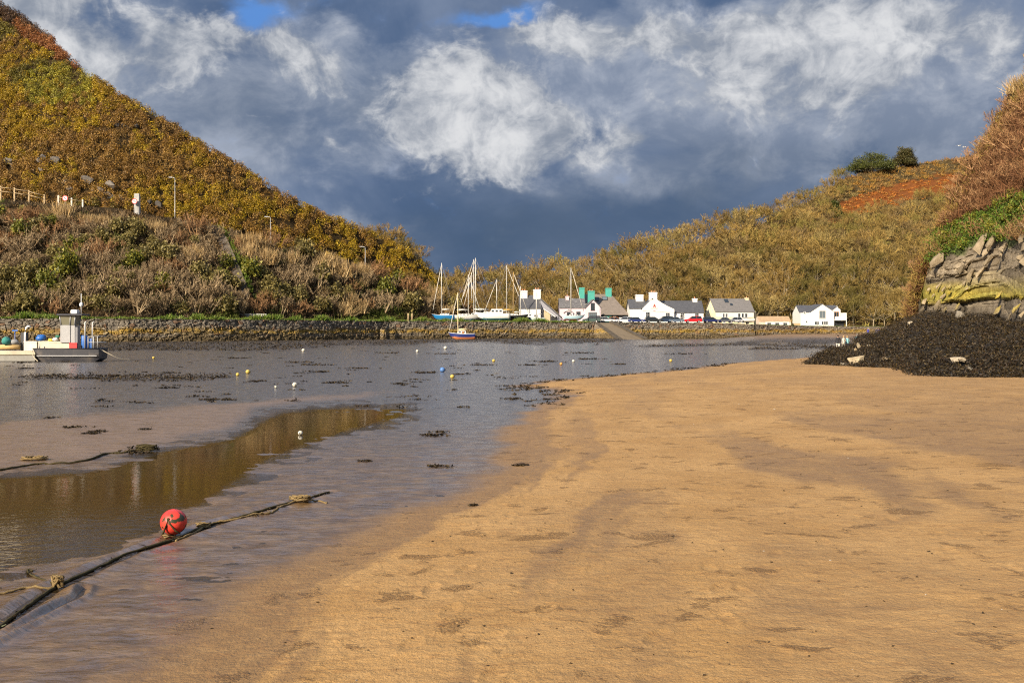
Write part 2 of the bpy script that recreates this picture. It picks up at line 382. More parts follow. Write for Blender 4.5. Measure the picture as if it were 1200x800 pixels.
def ground_z(X, D):
    X = np.asarray(X, float); D = np.asarray(D, float); U = CX + F * X / np.maximum(D, .01)
    y, sd, upper = ground_fields(U, D, X)
    nz = fbm(X * 1.1, D * 1.1, 11, 5, .55) - .5
    ridg = 1 - np.abs(2 * fbm(X * .75 + D * .12, D * 1.5, 19, 4, .55) - 1)
    rip1 = fbm(X * 3.2 + D * .8, D * 5.5 - X * .7, 23, 4, .55) - .5; rip2 = 1 - np.abs(2 * fbm(X * 1.6 - D * .5, D * 2.6, 27, 4, .5) - 1)
    mud = .0085 + nz * .014 + (ridg - .75) * .008 + rip1 * .022 + (rip2 - .75) * .010
    pool = soft_inside(U + (fbm(X * 1.7, D * 2.4, 74, 4) - .5) * 90, y + (fbm(X * 1.2, D * 2.2, 72, 5, .6) - .5) * 44, POOL)
    mud = mud - .026 * smooth(pool, -14, 26)
    bank = soft_inside(U, y + (fbm(X * .6, D * .6, 73, 4) - .5) * 10, BANK)
    mud = mud + .030 * smooth(bank, -6, 16)
    # grooves dragged by the mooring rope
    rp = [gpt(*p) for p in ROPE_A]; rd = line_dist(X, D, rp)
    mud = mud + .022 * np.exp(-((rd - .16) / .07) ** 2) - .03 * np.exp(-(rd / .09) ** 2) * (D < 16)
    g2 = [gpt(*p) for p in [(-40,768),(20,738),(60,716),(92,700),(98,690)]]; rd = line_dist(X, D, g2)
    mud = mud + .03 * np.exp(-((rd - .07) / .04) ** 2) - .02 * np.exp(-(rd / .05) ** 2)
    mud = mud + smooth(D, 95, 165) * .30 * smooth(U, 760, 700) + smooth(D, 120, 240) * .12
    sand = .012 + .05 * np.clip(sd, 0, 2) + .02 * np.clip(sd - 2, 0, 8) + (fbm(X * .5, D * .5, 31, 4) - .5) * .05 * smooth(sd, 0, 2) + (fbm(X * 3.5, D * 5, 33, 5, .6) - .5) * .022 * smooth(sd, .1, 1.2)
    k = smooth(sd, -.35, .35)
    z = mud * (1 - k) + sand * k
    z = z - foot_dents(X, D, k)
    return z + upper * 1.15
def weed_mask(U, y, X, D):
    top = 396.0; bot = np.interp(U, [-400,0,120,300,450,520,700,740], [417,414,412.5,411,406.5,404.5,405,401])
    n = fbm(X * .25, D * .12, 41, 4)
    a = smooth(bot + (n - .5) * 6 - y, -.6, 1.2) * (y > top) * smooth(U, 745, 725)
    b = np.exp(-((y - np.interp(U, [730,800,860,980], [406.5,405,404,402])) / 1.6) ** 2) * smooth(U, 730, 770) * smooth(U, 1010, 960)
    c = smooth(U, 850, 880) * smooth(U, 1060, 1010) * smooth(np.abs(y - 405.5), 5.5, 3) * smooth(n, .38, .5)
    e = np.exp(-((y - 444) / 3.2) ** 2) * smooth(U, 0, 60) * smooth(U, 330, 250) * smooth(n, .44, .6) * .5
    return np.clip(a + b * smooth(n, .3, .45) + c + e, 0, 1)
ys = np.concatenate([[9000,5000,3200,2200,1700,1400,1200,1080,1000,940,900,870], np.arange(850, 397, -1.5), np.arange(397, 388.2, -.8), [388,387.7,387.45,387.1,386.9+.35]])
ys = np.array(sorted(set(ys.tolist()), reverse=True)); ys = ys[ys > 387.05]
U, D, X = polar(-200, 1420, 2.2, ys)
Z = ground_z(X, D); yy, sd, upper = ground_fields(U, D, X)
wmask = weed_mask(U, yy, X, D)
Z = Z - smooth(D, 400, 900) * 1.0
sand_a = np.maximum(smooth(sd, -.5, .3), upper)
shoreperp = np.clip(sd, -3, 40)
n_s = fbm(X * .30 + D * .05, D * .22, 53, 5); n_f = fbm(X * 1.4, D * 2.6, 54, 5, .6)
warp = (n_s - .5)
q_ = 3.4 * np.log1p(np.clip(sd, 0, 60)) + warp * 1.1; band = fbm(q_ * 1.05, (D * .09 + X * .03), 57, 4, .5)
crest = np.exp(-((shoreperp - 1.05 - warp * .8) / .32) ** 2)
ribbon = np.exp(-((U - 812 - warp * 90) / np.interp(yy, [480, 800], [45, 26])) ** 2) * smooth(yy, 430, 560)
nearz = smooth(yy, 520, 680) * smooth(U, 520, 700)
farz = np.interp(D, [0, 14, 32], [1, 1, .30])
damp = np.clip(smooth(sd + (n_f - .5) * .5, 1.0, .35) * .95 + smooth(band, .44, .57) * 1.0 * farz + nearz * (.15 + warp * .8) + (n_f - .5) * .9 * smooth(sd, .2, 2) - ribbon * .9 - crest * .45, 0, 1)
bankm = smooth(soft_inside(U, yy + (fbm(X * .6, D * .6, 73, 4) - .5) * 10, BANK), -6, 12)
V = np.stack([X, D, Z], -1).reshape(-1, 3)

gm, n, b = new_mat('shore_ground'); c = n.coord('Object')
aS = n.attr('sand'); aD = n.attr('damp'); aW = n.attr('weed'); aB = n.attr('bank')
grain = n.noise(c, 85, 3, .75); g2 = n.noise(c, 34, 5, .65); g3 = n.noise(c, 3.2, 6, .6); g4 = n.noise(c, .55, 5, .6)
cxx, cyy, czz = n.sep(c)
rip = n.noise(n.comb(n.m('MULTIPLY', cxx, 1.0), n.m('MULTIPLY', cyy, 2.1), 0.0), 2.0, 6, .6, .5)
scuff = n.m('MULTIPLY', n.sm(n.noise(n.comb(cxx, n.m('MULTIPLY', cyy, 1.15), 7.0), 1.7, 5, .62, .3), .575, .65), n.sm(g2, .38, .60))
dry = n.mix(n.sm(g4, .35, .65), (.355, .196, .058), (.43, .252, .088))
dry = n.mix(n.m('MULTIPLY', n.sm(g2, .45, .75), .5), dry, (.30, .155, .042))
dry = n.mix(n.m('MULTIPLY', n.sm(grain, .52, .70), .62), dry, (.19, .10, .034))
dry = n.mix(n.m('MULTIPLY', n.sm(grain, .46, .30), .55), dry, (.62, .42, .20))
wet = n.mix(n.sm(g3, .35, .7), (.205, .114, .038), (.280, .160, .054))
wet = n.mix(n.m('MULTIPLY', n.sm(grain, .52, .70), .6), wet, (.15, .085, .04))
sandc = n.mix(n.m('MULTIPLY', aD, n.m('MULTIPLY_ADD', g3, .6, .6), clamp=True), dry, wet)
g6 = n.noise(n.comb(n.m('MULTIPLY', cxx, .7), n.m('MULTIPLY', cyy, 1.7), 2.0), 6, 6, .66, .4)
sandc = n.mix(n.m('MULTIPLY', n.sm(g6, .50, .70), .60), sandc, (.225, .112, .034))
sandc = n.mix(n.m('MULTIPLY', n.sm(g6, .46, .30), .25), sandc, (.52, .33, .135))
sandc = n.mix(n.m('MULTIPLY', scuff, .5), sandc, (.27, .125, .030))
mudc = n.mix(n.sm(g3, .4, .65), (.105, .060, .026), (.180, .108, .047))
mudc = n.mix(n.m('MULTIPLY', n.sm(rip, .5, .68), .5), mudc, (.19, .128, .068))
mudc = n.mix(n.sm(cyy, 13.0, 30.0), mudc, n.mix(n.sm(g3, .4, .65), (.070, .062, .055), (.125, .110, .095)))
mudc = n.mix(n.m('MULTIPLY', aB, .8), mudc, (.22, .145, .09))
gc = n.mix(aS, mudc, sandc)
weedc = n.mix(n.sm(n.noise(c, 2.2, 6, .65), .42, .62), (.022, .016, .010), (.085, .060, .030))
gc = n.mix(aW, gc, weedc)
n.put(b.inputs['Base Color'], gc)
mr = n.m('MULTIPLY_ADD', n.sm(rip, .35, .65), .30, .20)
sr = n.m('SUBTRACT', .92, n.m('MULTIPLY', aD, .32))
r_ = n.m('ADD', n.m('MULTIPLY', mr, n.m('SUBTRACT', 1.0, aS)), n.m('MULTIPLY', sr, aS))
n.put(b.inputs['Roughness'], n.m('MAXIMUM', r_, n.m('MULTIPLY', aW, .6)))
b.inputs['Specular IOR Level'].default_value = .5
n.put(b.inputs['Coat Weight'], n.m('MULTIPLY', n.m('SUBTRACT', 1.0, n.m('MINIMUM', n.m('ADD', aS, n.m('MULTIPLY', aW, .85)), 1.0)), n.m('MULTIPLY', n.m('MULTIPLY_ADD', aB, -.65, 1.0), n.m('MULTIPLY_ADD', n.sm(n.noise(n.comb(n.m('MULTIPLY', cxx, 1.2), n.m('MULTIPLY', cyy, 3.0), 9.0), 1.6, 6, .62, .6),   .43, .55), .80, .20)))); b.inputs['Coat Roughness'].default_value = .16; b.inputs['Coat IOR'].default_value = 1.38
g5 = n.noise(c, 9, 5, .62, .25)
hb = n.m('ADD', n.m('MULTIPLY', n.m('MULTIPLY_ADD', g2, .5, n.m('MULTIPLY', grain, .22)), aS), n.m('MULTIPLY', n.m('MULTIPLY_ADD', g2, .10, n.m('MULTIPLY_ADD', n.noise(n.comb(cxx, n.m('MULTIPLY', cyy, 1.6), 4.0), 7, 4, .55), .55, rip)), n.m('SUBTRACT', 1.0, aS)))
hb = n.m('ADD', hb, n.m('MULTIPLY', scuff, n.m('MULTIPLY', aS, n.m('MULTIPLY', g2, 1.6))))
hb = n.m('ADD', hb, n.m('MULTIPLY', n.m('MULTIPLY', g5, 1.1), aS)); nb_ = n.bump(hb, .9, .03); n.put(b.inputs['Normal'], nb_); n.put(b.inputs['Coat Normal'], nb_)
ground = tag(mesh_np('ground', V, [grid_faces(*U.shape)], gm, attrs={'sand': sand_a, 'damp': damp, 'weed': wmask, 'bank': bankm}, smooth_=True), kind='structure')

# shallow film of water lying in the hollows of the mud
ysw = np.array([2600,1600,1200,1000,900] + list(np.arange(840, 395, -5)) + [394, 391])
U2, D2, X2 = polar(-200, 1420, 12, ysw); y2 = HY + H * F / D2
calm = smooth(soft_inside(U2, y2, POOL), -4, 20) * (1 - .35 * smooth(y2, 575, 650))
wm_, n, b = new_mat('shallow_water'); c = n.coord('Object'); aC = n.attr('calm')
n.put(b.inputs['Base Color'], (.034, .022, .010)); b.inputs['Roughness'].default_value = .03; b.inputs['IOR'].default_value = 1.33
x_, y_, z_ = n.sep(c)
r1 = n.noise(n.comb(n.m('MULTIPLY', x_, .8), n.m('MULTIPLY', y_, 1.25), 0.0), 5.0, 4, .6, .3)
r2 = n.noise(c, 26, 3, .5)
rough_zone = n.sm(n.noise(c, .22, 3), .38, .62)
amp = n.m('MULTIPLY', n.m('SUBTRACT', 1.0, n.m('MULTIPLY', aC, .975)), n.m('MULTIPLY_ADD', rough_zone, .45, .55))
n.put(b.inputs['Normal'], n.bump(n.m('MULTIPLY', n.m('MULTIPLY_ADD', r2, .16, r1), amp), 1.0, .075))
tag(mesh_np('water', np.stack([X2, D2, np.zeros_like(X2)], -1).reshape(-1, 3), [grid_faces(*U2.shape)], wm_, attrs={'calm': calm}, smooth_=True), kind='structure')

# ------------------------------------------------------------------ hills
class Hill:
    def __init__(s, us, Ds, Zs, amp=.6, fs=.12, seed=1):
        s.us = np.asarray(us, float); s.D = [np.asarray(d_, float) for d_ in Ds]; s.Z = [np.asarray(z, float) for z in Zs]; s.amp = amp; s.fs = fs; s.seed = seed
    def nodes(s, u): return [np.interp(u, s.us, d_) for d_ in s.D], [np.interp(u, s.us, z) for z in s.Z]
    def z(s, u, D):
        Dn, Zn = s.nodes(u); out = np.array(Zn[0], float)
        for k in range(len(Dn) - 1):
            t = np.clip((D - Dn[k]) / np.maximum(Dn[k+1] - Dn[k], 1e-6), 0, 1)
            out = np.where(D >= Dn[k], Zn[k] + (Zn[k+1] - Zn[k]) * t, out)
        x = (np.asarray(u) - CX) / F * D
        fade = smooth(D - Dn[0], 0, 6)
        return out + (fbm(x * s.fs, D * s.fs, s.seed, 4) - .5) * 2 * s.amp * fade
    def pt(s, u, D): return np.stack([(u - CX) / F * D, D, s.z(u, D)], -1)
    def build(s, name, mat, du, ns, colfn=None):
        us = np.arange(s.us[0], s.us[-1] + du, du); Dn, _ = s.nodes(us); rows = []
        for k in range(len(Dn) - 1):
            for i in range(ns[k]): rows.append(Dn[k] + (Dn[k+1] - Dn[k]) * i / ns[k])
        rows.append(Dn[-1]); Dm = np.array(rows); Um = np.broadcast_to(us, Dm.shape)
        P = s.pt(Um, Dm); c = colfn(Um, Dm, P) if colfn else None
        return tag(mesh_np(name, P.reshape(-1, 3), [grid_faces(*Dm.shape)], mat, colors=None if c is None else c.reshape(-1, 3), smooth_=True), kind='structure')
WALL = [(-420,128),(-80,158),(0,163),(150,170),(250,179),(350,192),(450,210),(470,212),(600,229),(690,239),(760,249),(830,256.6),(880,262),(900,266.5),(960,280),(1030,290),(1080,300)]
WU = [p[0] for p in WALL]; WD = [p[1] for p in WALL]
def wallD(u): return np.interp(u, WU, WD)
QZ = 4.25
def quay_z(u): return np.interp(u, [0, 600, 830, 900, 960, 1100], [QZ, QZ, QZ, 3.75, 3.45, 3.3])

lu = np.array([-420,-250,-100,0,20,40,60,75,100,130,165,215,260,300,340,380,420,450,470,490,505,520,545,575,600], float)
ly = np.array([-245,-150,-60,4,16,30,46,62,86,104,125,157,182,207,232,252,269,282,292,305,322,338,352,364,372], float) + 3
k = (HY - ly) / F; D0 = wallD(lu) + np.interp(lu, [-420,300,480,600], [4,5,9,22]); s_ = .8
DR = (s_ * D0 - (QZ - H)) / (s_ - k); ZR = H + k * DR
ry = np.interp(lu, [-420,0,200,300,430,520,600], [232,234,252,285,314,352,377]); kr = (HY - ry) / F
Drd = (s_ * D0 - (QZ - H)) / (s_ - kr); Zrd = H + kr * Drd
DR = np.maximum(DR, Drd + 10); ZR = np.maximum(H + k * DR, Zrd + .3)
left = Hill(lu, [D0 - 2, D0, Drd, Drd + 4.5, DR, DR + 26, DR + 130], [QZ + 0*D0, QZ + .1 + 0*D0, Zrd, Zrd + .2, ZR, ZR - 4, np.maximum(ZR * .4 - 6, -2)], amp=.7, fs=.11, seed=3)
left.Drd, left.DR = Drd, DR
soil = col_attr_mat('hill_soil', .95, .8, .9, .25, .1)
def lcol(u, D, P):
    n1 = fbm(P[..., 0] * .08, D * .08, 9, 4)[..., None]; c = np.array([.030, .020, .010]) * (1 - n1) * 1.2 + np.array([.055, .038, .016]) * n1  # soil coloured near black so gaps between clumps read as shade
    rd = np.interp(u, lu, Drd); m_ = ((D > rd) & (D < rd + 4.5))[..., None]
    return np.where(m_, np.array([.20, .17, .12]), c)
left.build('left_hill', soil, 5, [2, 26, 4, 60, 6, 8], lcol)

ru = np.array([440,480,520,545,570,600,640,680,720,760,800,850,900,950,985,1040,1100,1150,1200,1320], float)
rY = np.array([345,340,334,330,332,326,317,313,304,294,286,270,254,234,212,196,189,184,178,165], float)
rY = rY + np.interp(ru, [440, 640, 760, 900, 960], [15, 13, 9, 4, 0]); k = (HY - rY) / F; R0 = np.interp(ru, [440,560,700,900,1000,1320], [345,320,300,302,310,318]); zq = 4.0
s_ = np.interp(ru, [440,600,800,1000,1320], [.22,.30,.42,.46,.46])
RR = (s_ * R0 - (zq - H)) / (s_ - k); RZ = H + k * RR
right = Hill(ru, [R0 - 2, R0, RR, RR + 60, RR + 240], [3.0 + 0*R0, zq + 0*R0, RZ, RZ - 3, RZ * .5], amp=1.3, fs=.05, seed=8)
def rcol(u, D, P):
    n1 = fbm(P[..., 0] * .05, D * .05, 29, 4)[..., None]; c = np.array([.06, .042, .018]) * (1 - n1) + np.array([.11, .078, .032]) * n1
    g = smooth(np.interp(u, ru, R0) - D, 2, 10)[..., None]; n2 = fbm(P[..., 0] * .3, D * .3, 39, 3)[..., None]
    c = c * (1 - g) + g * (np.array([.085, .13, .022]) * (1 - n2) + np.array([.14, .17, .035]) * n2)
    py = HY - (P[..., 2] - H) * F / D
    o = (inside(u, py + (n1[..., 0] - .5) * 26, [(964,264),(986,242),(1012,227),(1062,212),(1140,203),(1140,227),(1080,232),(1040,243),(1000,255)]))[..., None]
    return np.where(o, np.array([.20, .070, .018]) * (.7 + .6 * n2), c)
right.build('right_hill', soil, 7, [8, 60, 8, 8], rcol)

hu = np.array([1060,1068,1082,1095,1110,1130,1145,1160,1180,1200,1260,1330,1440,1560], float)
hy = np.array([376,366,312,282,252,216,186,163,132,102,20,-60,-180,-300], float)
hf = np.array([378,374,372,372,373,375,377,378,382,385,388,390,392,394], float)
ht = np.array([377,372,318,304,298,290,286,284,280,277,262,250,240,230], float)
h0 = np.array([92,88,84,82,80,78,76,74,70,66,60,55,50,46], float)
z0 = H + (HY - hf) / F * h0; zt = H + (HY - ht) / F * h0; hT = h0 + (zt - z0) * .42; zt = H + (HY - ht) / F * hT
kk = (HY - hy) / F; hR = (1.05 * hT - (zt - H)) / (1.05 - kk); hR = np.maximum(hR, hT + .8); zR = np.maximum(H + kk * hR, zt + .1)
head = Hill(hu, [h0 - 3, h0, hT, hR, hR + 9, hR + 45], [0 * h0, z0, zt, zR, zR - 2.5, 0 * h0], amp=.5, fs=.3, seed=14)
def hcol(u, D, P):
    n1 = fbm(P[..., 0] * .4, D * .4, 49, 4)[..., None]; c = np.array([.085, .045, .022]) * (1 - n1) + np.array([.13, .075, .035]) * n1
    t = np.interp(u, hu, hT); g = (smooth(D - t, -.3, .4) * smooth(D - t, 9, 3))[..., None]
    c = c * (1 - g * .8) + g * .8 * np.array([.05, .10, .014])
    rk = smooth(t - D, -.2, .3)[..., None]
    return c * (1 - rk) + rk * np.array([.17, .145, .10])
Hill(hu, [h0 - .5, h0 + 2.4, hT + 1.6, np.maximum(hR, hT + 1.9), hR + 9, hR + 45], [0 * h0, z0, zt - .2, zR, zR - 2.5, 0 * h0], amp=.5, fs=.3, seed=14).build('headland', soil, 3, [3, 22, 40, 8, 8], hcol)

# quay platform behind the harbour wall
us = np.arange(-420, 1090, 8.0); off = [.35, 3, 8, 16, 30, 60, 110]
Dq = np.array([wallD(us) + o for o in off]); Uq = np.broadcast_to(us, Dq.shape)
Zq = quay_z(Uq) + (fbm((Uq - CX) / F * Dq * .3, Dq * .3, 61, 3) - .5) * .12
n1 = fbm((Uq - CX) / F * Dq * .25, Dq * .25, 62, 4)[..., None]
cq = np.array([.15, .135, .11]) * (1 - n1) + np.array([.22, .20, .165]) * n1
gmask = (smooth(off, 7, 4)[:, None] * np.interp(us, [0, 680, 700, 870, 890], [1, 1, .15, .15, 1])[None])[..., None]
gmask = np.maximum(gmask, smooth(Uq, 880, 900)[..., None])
cq = cq * (1 - gmask) + gmask * (np.array([.075, .12, .020]) * (1 - n1) + np.array([.12, .155, .03]) * n1)
tag(mesh_np('quay_ground', np.stack([(Uq - CX) / F * Dq, Dq, Zq], -1).reshape(-1, 3), [grid_faces(*Dq.shape)], soil, colors=cq.reshape(-1, 3), smooth_=True), kind='structure')

# ------------------------------------------------------------------ rock shapes
rng = np.random.default_rng(7)
def hull_rock(seed, npt=16, flat=.35):
    r = random.Random(seed); bm = bmesh.new()
    for _ in range(npt):
        p = Vector((r.uniform(-1, 1), r.uniform(-1, 1), r.uniform(-1, 1)))
        p = p / max(abs(p.x), abs(p.y), abs(p.z)) * r.uniform(.6, 1) if r.random() < flat else p.normalized() * r.uniform(.75, 1)
        bm.verts.new(p)
    res = bmesh.ops.convex_hull(bm, input=bm.verts)
    bmesh.ops.delete(bm, geom=list({g for g in res['geom_interior'] + res['geom_unused'] if isinstance(g, bmesh.types.BMVert)}), context='VERTS')
    bm.verts.index_update(); bmesh.ops.triangulate(bm, faces=bm.faces[:]); bm.verts.index_update()
    V_ = np.array([v.co for v in bm.verts]); F_ = np.array([[v.index for v in f.verts] for f in bm.faces]); bm.free(); return V_, F_
ROCKS = [hull_rock(i + 3) for i in range(10)]
def rot_m(rx, ry, rz):
    return np.array((Matrix.Rotation(rz, 3, 'Z') @ Matrix.Rotation(ry, 3, 'Y') @ Matrix.Rotation(rx, 3, 'X')))
class Merge:
    def __init__(s): s.V = []; s.F = []; s.C = []; s.n = 0
    def add(s, V_, F_, c):
        s.V.append(V_); s.F.append(F_ + s.n); s.n += len(V_)
        c = np.asarray(c, float); s.C.append(np.broadcast_to(c, V_.shape) if c.ndim == 1 else c)
    def build(s, name, mat, smooth_=False, parent=None, lo=None):
        V_ = np.concatenate(s.V)
        ks = sorted({f.shape[1] for f in s.F}); F_ = [np.concatenate([f for f in s.F if f.shape[1] == q]) for q in ks]
        return mesh_np(name, V_, F_, mat, colors=np.concatenate(s.C), smooth_=smooth_, parent=parent)

# bedrock cliff under the headland
rockm = col_attr_mat('cliff_rock', .9, .9, 2.2, .16, .25)
cu = np.arange(1070, 1440, .95); ct = np.linspace(-.08, 1.08, 96); CU, CT = np.meshgrid(cu, ct)
ca_, cb_ = np.interp(CU, hu, h0), np.interp(CU, hu, hT); CD = ca_ + (cb_ - ca_) * CT; zA, zB_ = np.interp(CU, hu, z0), np.interp(CU, hu, zt); CZ = zA + (zB_ - zA) * CT; CXx = (CU - CX) / F * CD
th = math.radians(50); sa, sb = CXx * math.cos(th) + CZ * math.sin(th), -CXx * math.sin(th) + CZ * math.cos(th)
sa = sa + (fbm(CXx * .8, CZ * .8, 111, 3) - .5) * 1.2; sb = sb + (fbm(CXx * .8, CZ * .8, 113, 3) - .5) * .9
f1, f2, c1 = worley(sa / 2.2, sb / .72, 120); g1, g2_, c2 = worley(sa / .85, sb / .30, 130); e1, e2, c3 = worley(sa / 4.6 + 7, sb / 1.5, 140)
offs = (c3 - .5) * 1.8 + (c1 - .5) * 1.15 + (c2 - .5) * .55 - .35 * smooth(f2 - f1, .12, 0) - .16 * smooth(g2_ - g1, .14, 0) + (fbm(CXx * 3, CZ * 3, 117, 4) - .5) * .35 + (sb * 1.0 - np.floor(sb / .95) * .95 - .5) * .25
offs = offs * smooth(CT, -.1, .15)
CP = np.stack([CXx - offs * .35, CD - 1.2 - offs * .95, CZ + offs * .12 + smooth(CT, .8, 1.08) * (c3 - .3) * 1.2], -1)
lv = CZ - zA; nL = fbm(CXx * .9, CZ * .9, 119, 5); nl2 = fbm(sa * 1.5, sb * 3, 121, 4)
k1 = (.55 * c1 + .45 * nL)[..., None]; rc = np.array([.17, .145, .11]) * (1 - k1) + np.array([.52, .42, .28]) * k1
rc = rc * (.65 + .7 * nl2[..., None]); rc = rc * (1 - .45 * (c2 < .3)[..., None])
yel = (np.exp(-((lv - 1.75 - (nL - .5) * 2.4) / 1.15) ** 2) * smooth(nL + .35 * nl2 + .25 * (c1 - .5), .50, .62))[..., None] * .92
yel = yel * (smooth(c1, .12, .34) * (.7 + .3 * smooth(c2, .25, .5)))[..., None]
rc = rc * (1 - yel) + yel * np.where((c2 < .5)[..., None], np.array([.46, .37, .025]), np.array([.38, .33, .05]))
gr = (smooth(CT, .72, 1.0) * smooth(nL, .46, .6) * .8)[..., None]; rc = rc * (1 - gr) + gr * np.array([.06, .10, .015])
dkb = smooth(lv + (nL - .5) * 1.6, 1.15, .35)[..., None]; rc = rc * (1 - dkb) + dkb * np.array([.060, .050, .038])
mg = Merge(); mg.add(CP.reshape(-1, 3), grid_faces(*CU.shape), rc.reshape(-1, 3))
for i in range(75):
    u = rng.uniform(1076, 1420) if i > 40 else rng.uniform(1076, 1210); t = rng.uniform(.05, 1.12)
    a, bb = np.interp(u, hu, h0), np.interp(u, hu, hT); Dd = a + (bb - a) * t
    p = head.pt(np.array(u), np.array(Dd)); sc = rng.uniform(.15, .42) * (1.6 if t > .9 else 1)
    R = rot_m(rng.normal(0, .2), math.radians(-50) + rng.normal(0, .15), rng.normal(.2, .25))
    v, f = ROCKS[rng.integers(10)]
    v = (v * np.array([sc * rng.uniform(1.3, 2.3), sc * .8, sc * rng.uniform(.35, .6)])) @ R.T + p + np.array([-.35, -1.35, 0])
    lvr = v[:, 2] - np.interp(u, hu, z0); cc = np.array([.36, .29, .19]) * rng.uniform(.5, 1.2) * np.ones((len(v), 1)); ye = (np.exp(-((lvr - 1.75) / .9) ** 2) * (.9 if rng.random() < .6 else .1))[:, None]
    cc = cc * (1 - ye) + ye * np.array([.38, .30, .03]); db = smooth(lvr, .9, .4)[:, None]; mg.add(v, f, cc * (1 - db) + db * np.array([.06, .05, .038]))
tag(mg.build('rocky_cliff', rockm), kind='structure')

# apron of weed-covered rock in front of the cliff
au = np.array([948,965,990,1010,1030,1050,1075,1100,1150,1200,1330,1440,1560], float)
afy = np.array([425.5,425.5,428,430,430.5,431,440,441,442,442.5,444,446,448], float)
aby = np.array([425,423.5,414,404,395,384,372,371,374,380,384,386,388], float)
aDf = 2.05 * F / (afy - HY); aDb = np.array([66,68,72,76,79,82,86,84.5,78.5,69,58,52,48], float)
zb = H + (HY - aby) / F * aDb
apron = Hill(au, [aDf - 1.2, aDf, (aDf * .55 + aDb * .45), aDb, aDb + 10], [0 * aDf - .1, 0 * aDf + .22, zb * .52 + .12, zb + .05, 0 * aDf], amp=.0, seed=4)
def apron_z(u, D):
    x = (u - CX) / F * D; h = fbm(x * .55, D * .55, 81, 4) - .5; lump = np.abs(fbm(x * 1.4, D * 1.4, 83, 3) - .5)
    fd = smooth(D - np.interp(u, au, aDf), -1.0, 3)
    return apron.z(u, D) + h * 1.15 * fd + lump * 1.15 * fd + (fbm(x * 3, D * 3, 87, 3) - .5) * .25 * fd
us = np.arange(948, 1560, 2.0); rows = []
Dn = [np.interp(us, au, d_) for d_ in apron.D]
for kx, nn in ((0, 3), (1, 34), (2, 34), (3, 6)):
    for i in range(nn): rows.append(Dn[kx] + (Dn[kx+1] - Dn[kx]) * i / nn)
rows.append(Dn[-1]); Da = np.array(rows); Ua = np.broadcast_to(us, Da.shape); Za = apron_z(Ua, Da)
n1 = fbm((Ua - CX) / F * Da * 1.2, Da * 1.2, 85, 4)[..., None]
ca = np.array([.016, .012, .007]) * (1 - n1) + np.array([.050, .036, .016]) * n1
tag(mesh_np('weedy_rock_ground', np.stack([(Ua - CX) / F * Da, Da, Za], -1).reshape(-1, 3), [grid_faces(*Da.shape)], col_attr_mat('weed_bed', .75, .9, 3, .12, .35), colors=ca.reshape(-1, 3), smooth_=True), kind='structure')

# ------------------------------------------------------------------ foliage helpers
def unit(v): return v / np.maximum(np.linalg.norm(v, axis=-1, keepdims=True), 1e-9)
def ribbons(p, d_, L, wd, cols, taper=.25, r=rng):
    """thin tapering blades: base p, direction d_, length L, width wd"""
    n_ = len(p); side = unit(np.cross(d_, unit(r.normal(size=(n_, 3))))); L = np.asarray(L)[:, None]; wd = np.asarray(wd)[:, None]
    e = p + d_ * L
    V_ = np.stack([p - side * wd * .5, p + side * wd * .5, e + side * wd * .5 * taper, e - side * wd * .5 * taper], 1).reshape(-1, 3)
    return V_, np.arange(n_ * 4).reshape(-1, 4), np.repeat(cols, 4, axis=0)
def flakes(c, size, cols, nrm=None, r=rng):
    """small leaf triangles scattered about points c"""
    n_ = len(c); a = unit(r.normal(size=(n_, 3)))
    if nrm is not None: a = unit(np.cross(nrm, a) + .5 * a)
    b_ = unit(np.cross(a, unit(r.normal(size=(n_, 3))) if nrm is None else nrm + .6 * r.normal(size=(n_, 3)))); s = np.asarray(size)[:, None]
    V_ = np.stack([c - a * s * .5, c + a * s * .5, c + b_ * s * .9], 1).reshape(-1, 3)
    return V_, np.arange(n_ * 3).reshape(-1, 3), np.repeat(cols, 3, axis=0)
def pick_cols(pal, n_, r=rng, jit=.25):
    pal = np.array(pal); c = pal[r.integers(len(pal), size=n_)]; return np.clip(c * (1 + jit * (r.random((n_, 1)) * 2 - 1)), 0, 1)
def twig_crown(r, n1, n2, n3, base, spread, h, up, w1, pal, lo=.25, len1=1.0, jitter=.55):
    """limbs fan from base points; twigs from limbs; finer twigs from those. Returns V,F,C for the fine twigs and the list of limbs"""
    ang_ = r.random(n1) * 2 * np.pi; inc = np.sqrt(r.random(n1)) * spread
    d1 = unit(np.stack([np.cos(ang_) * np.sin(inc), np.sin(ang_) * np.sin(inc), np.cos(inc)], 1)); L1 = h * (.72 + .35 * r.random(n1)) * len1
    p1 = base[r.integers(len(base), size=n1)]
    def kids(p, d_, L, n_, f, jt):
        i = r.integers(len(p), size=n_); t = lo + (1 - lo) * np.sqrt(r.random(n_)); q = p[i] + d_[i] * (L[i] * t)[:, None]
        dd = unit(d_[i] + r.normal(size=(n_, 3)) * jt + np.array([0, 0, up])); return q, dd, L[i] * f * (1.15 - .6 * t) * (.7 + .6 * r.random(n_))
    p2, d2, L2 = kids(p1, d1, L1, n2, .42, jitter); p3, d3, L3 = kids(p2, d2, L2, n3, .5, jitter)
    out = [ribbons(p2, d2, L2, np.full(n2, w1 * .8), pick_cols(pal, n2, r), .35, r), ribbons(p3, d3, L3, np.full(n3, w1 * .62), pick_cols(pal, n3, r), .3, r)]
    return out, (p1, d1, L1)
def joinF(parts):
    m_ = Merge()
    for v, f, c in parts: m_.add(v, f, c)
    return m_
twigm = leaf_mat('twigs', .8, .2, .12); leafm = leaf_mat('leaves', .55, .35, .18)
barkm = paint('bark', (.32, .26, .17), .9, 0, .35, 4, .6, .2)

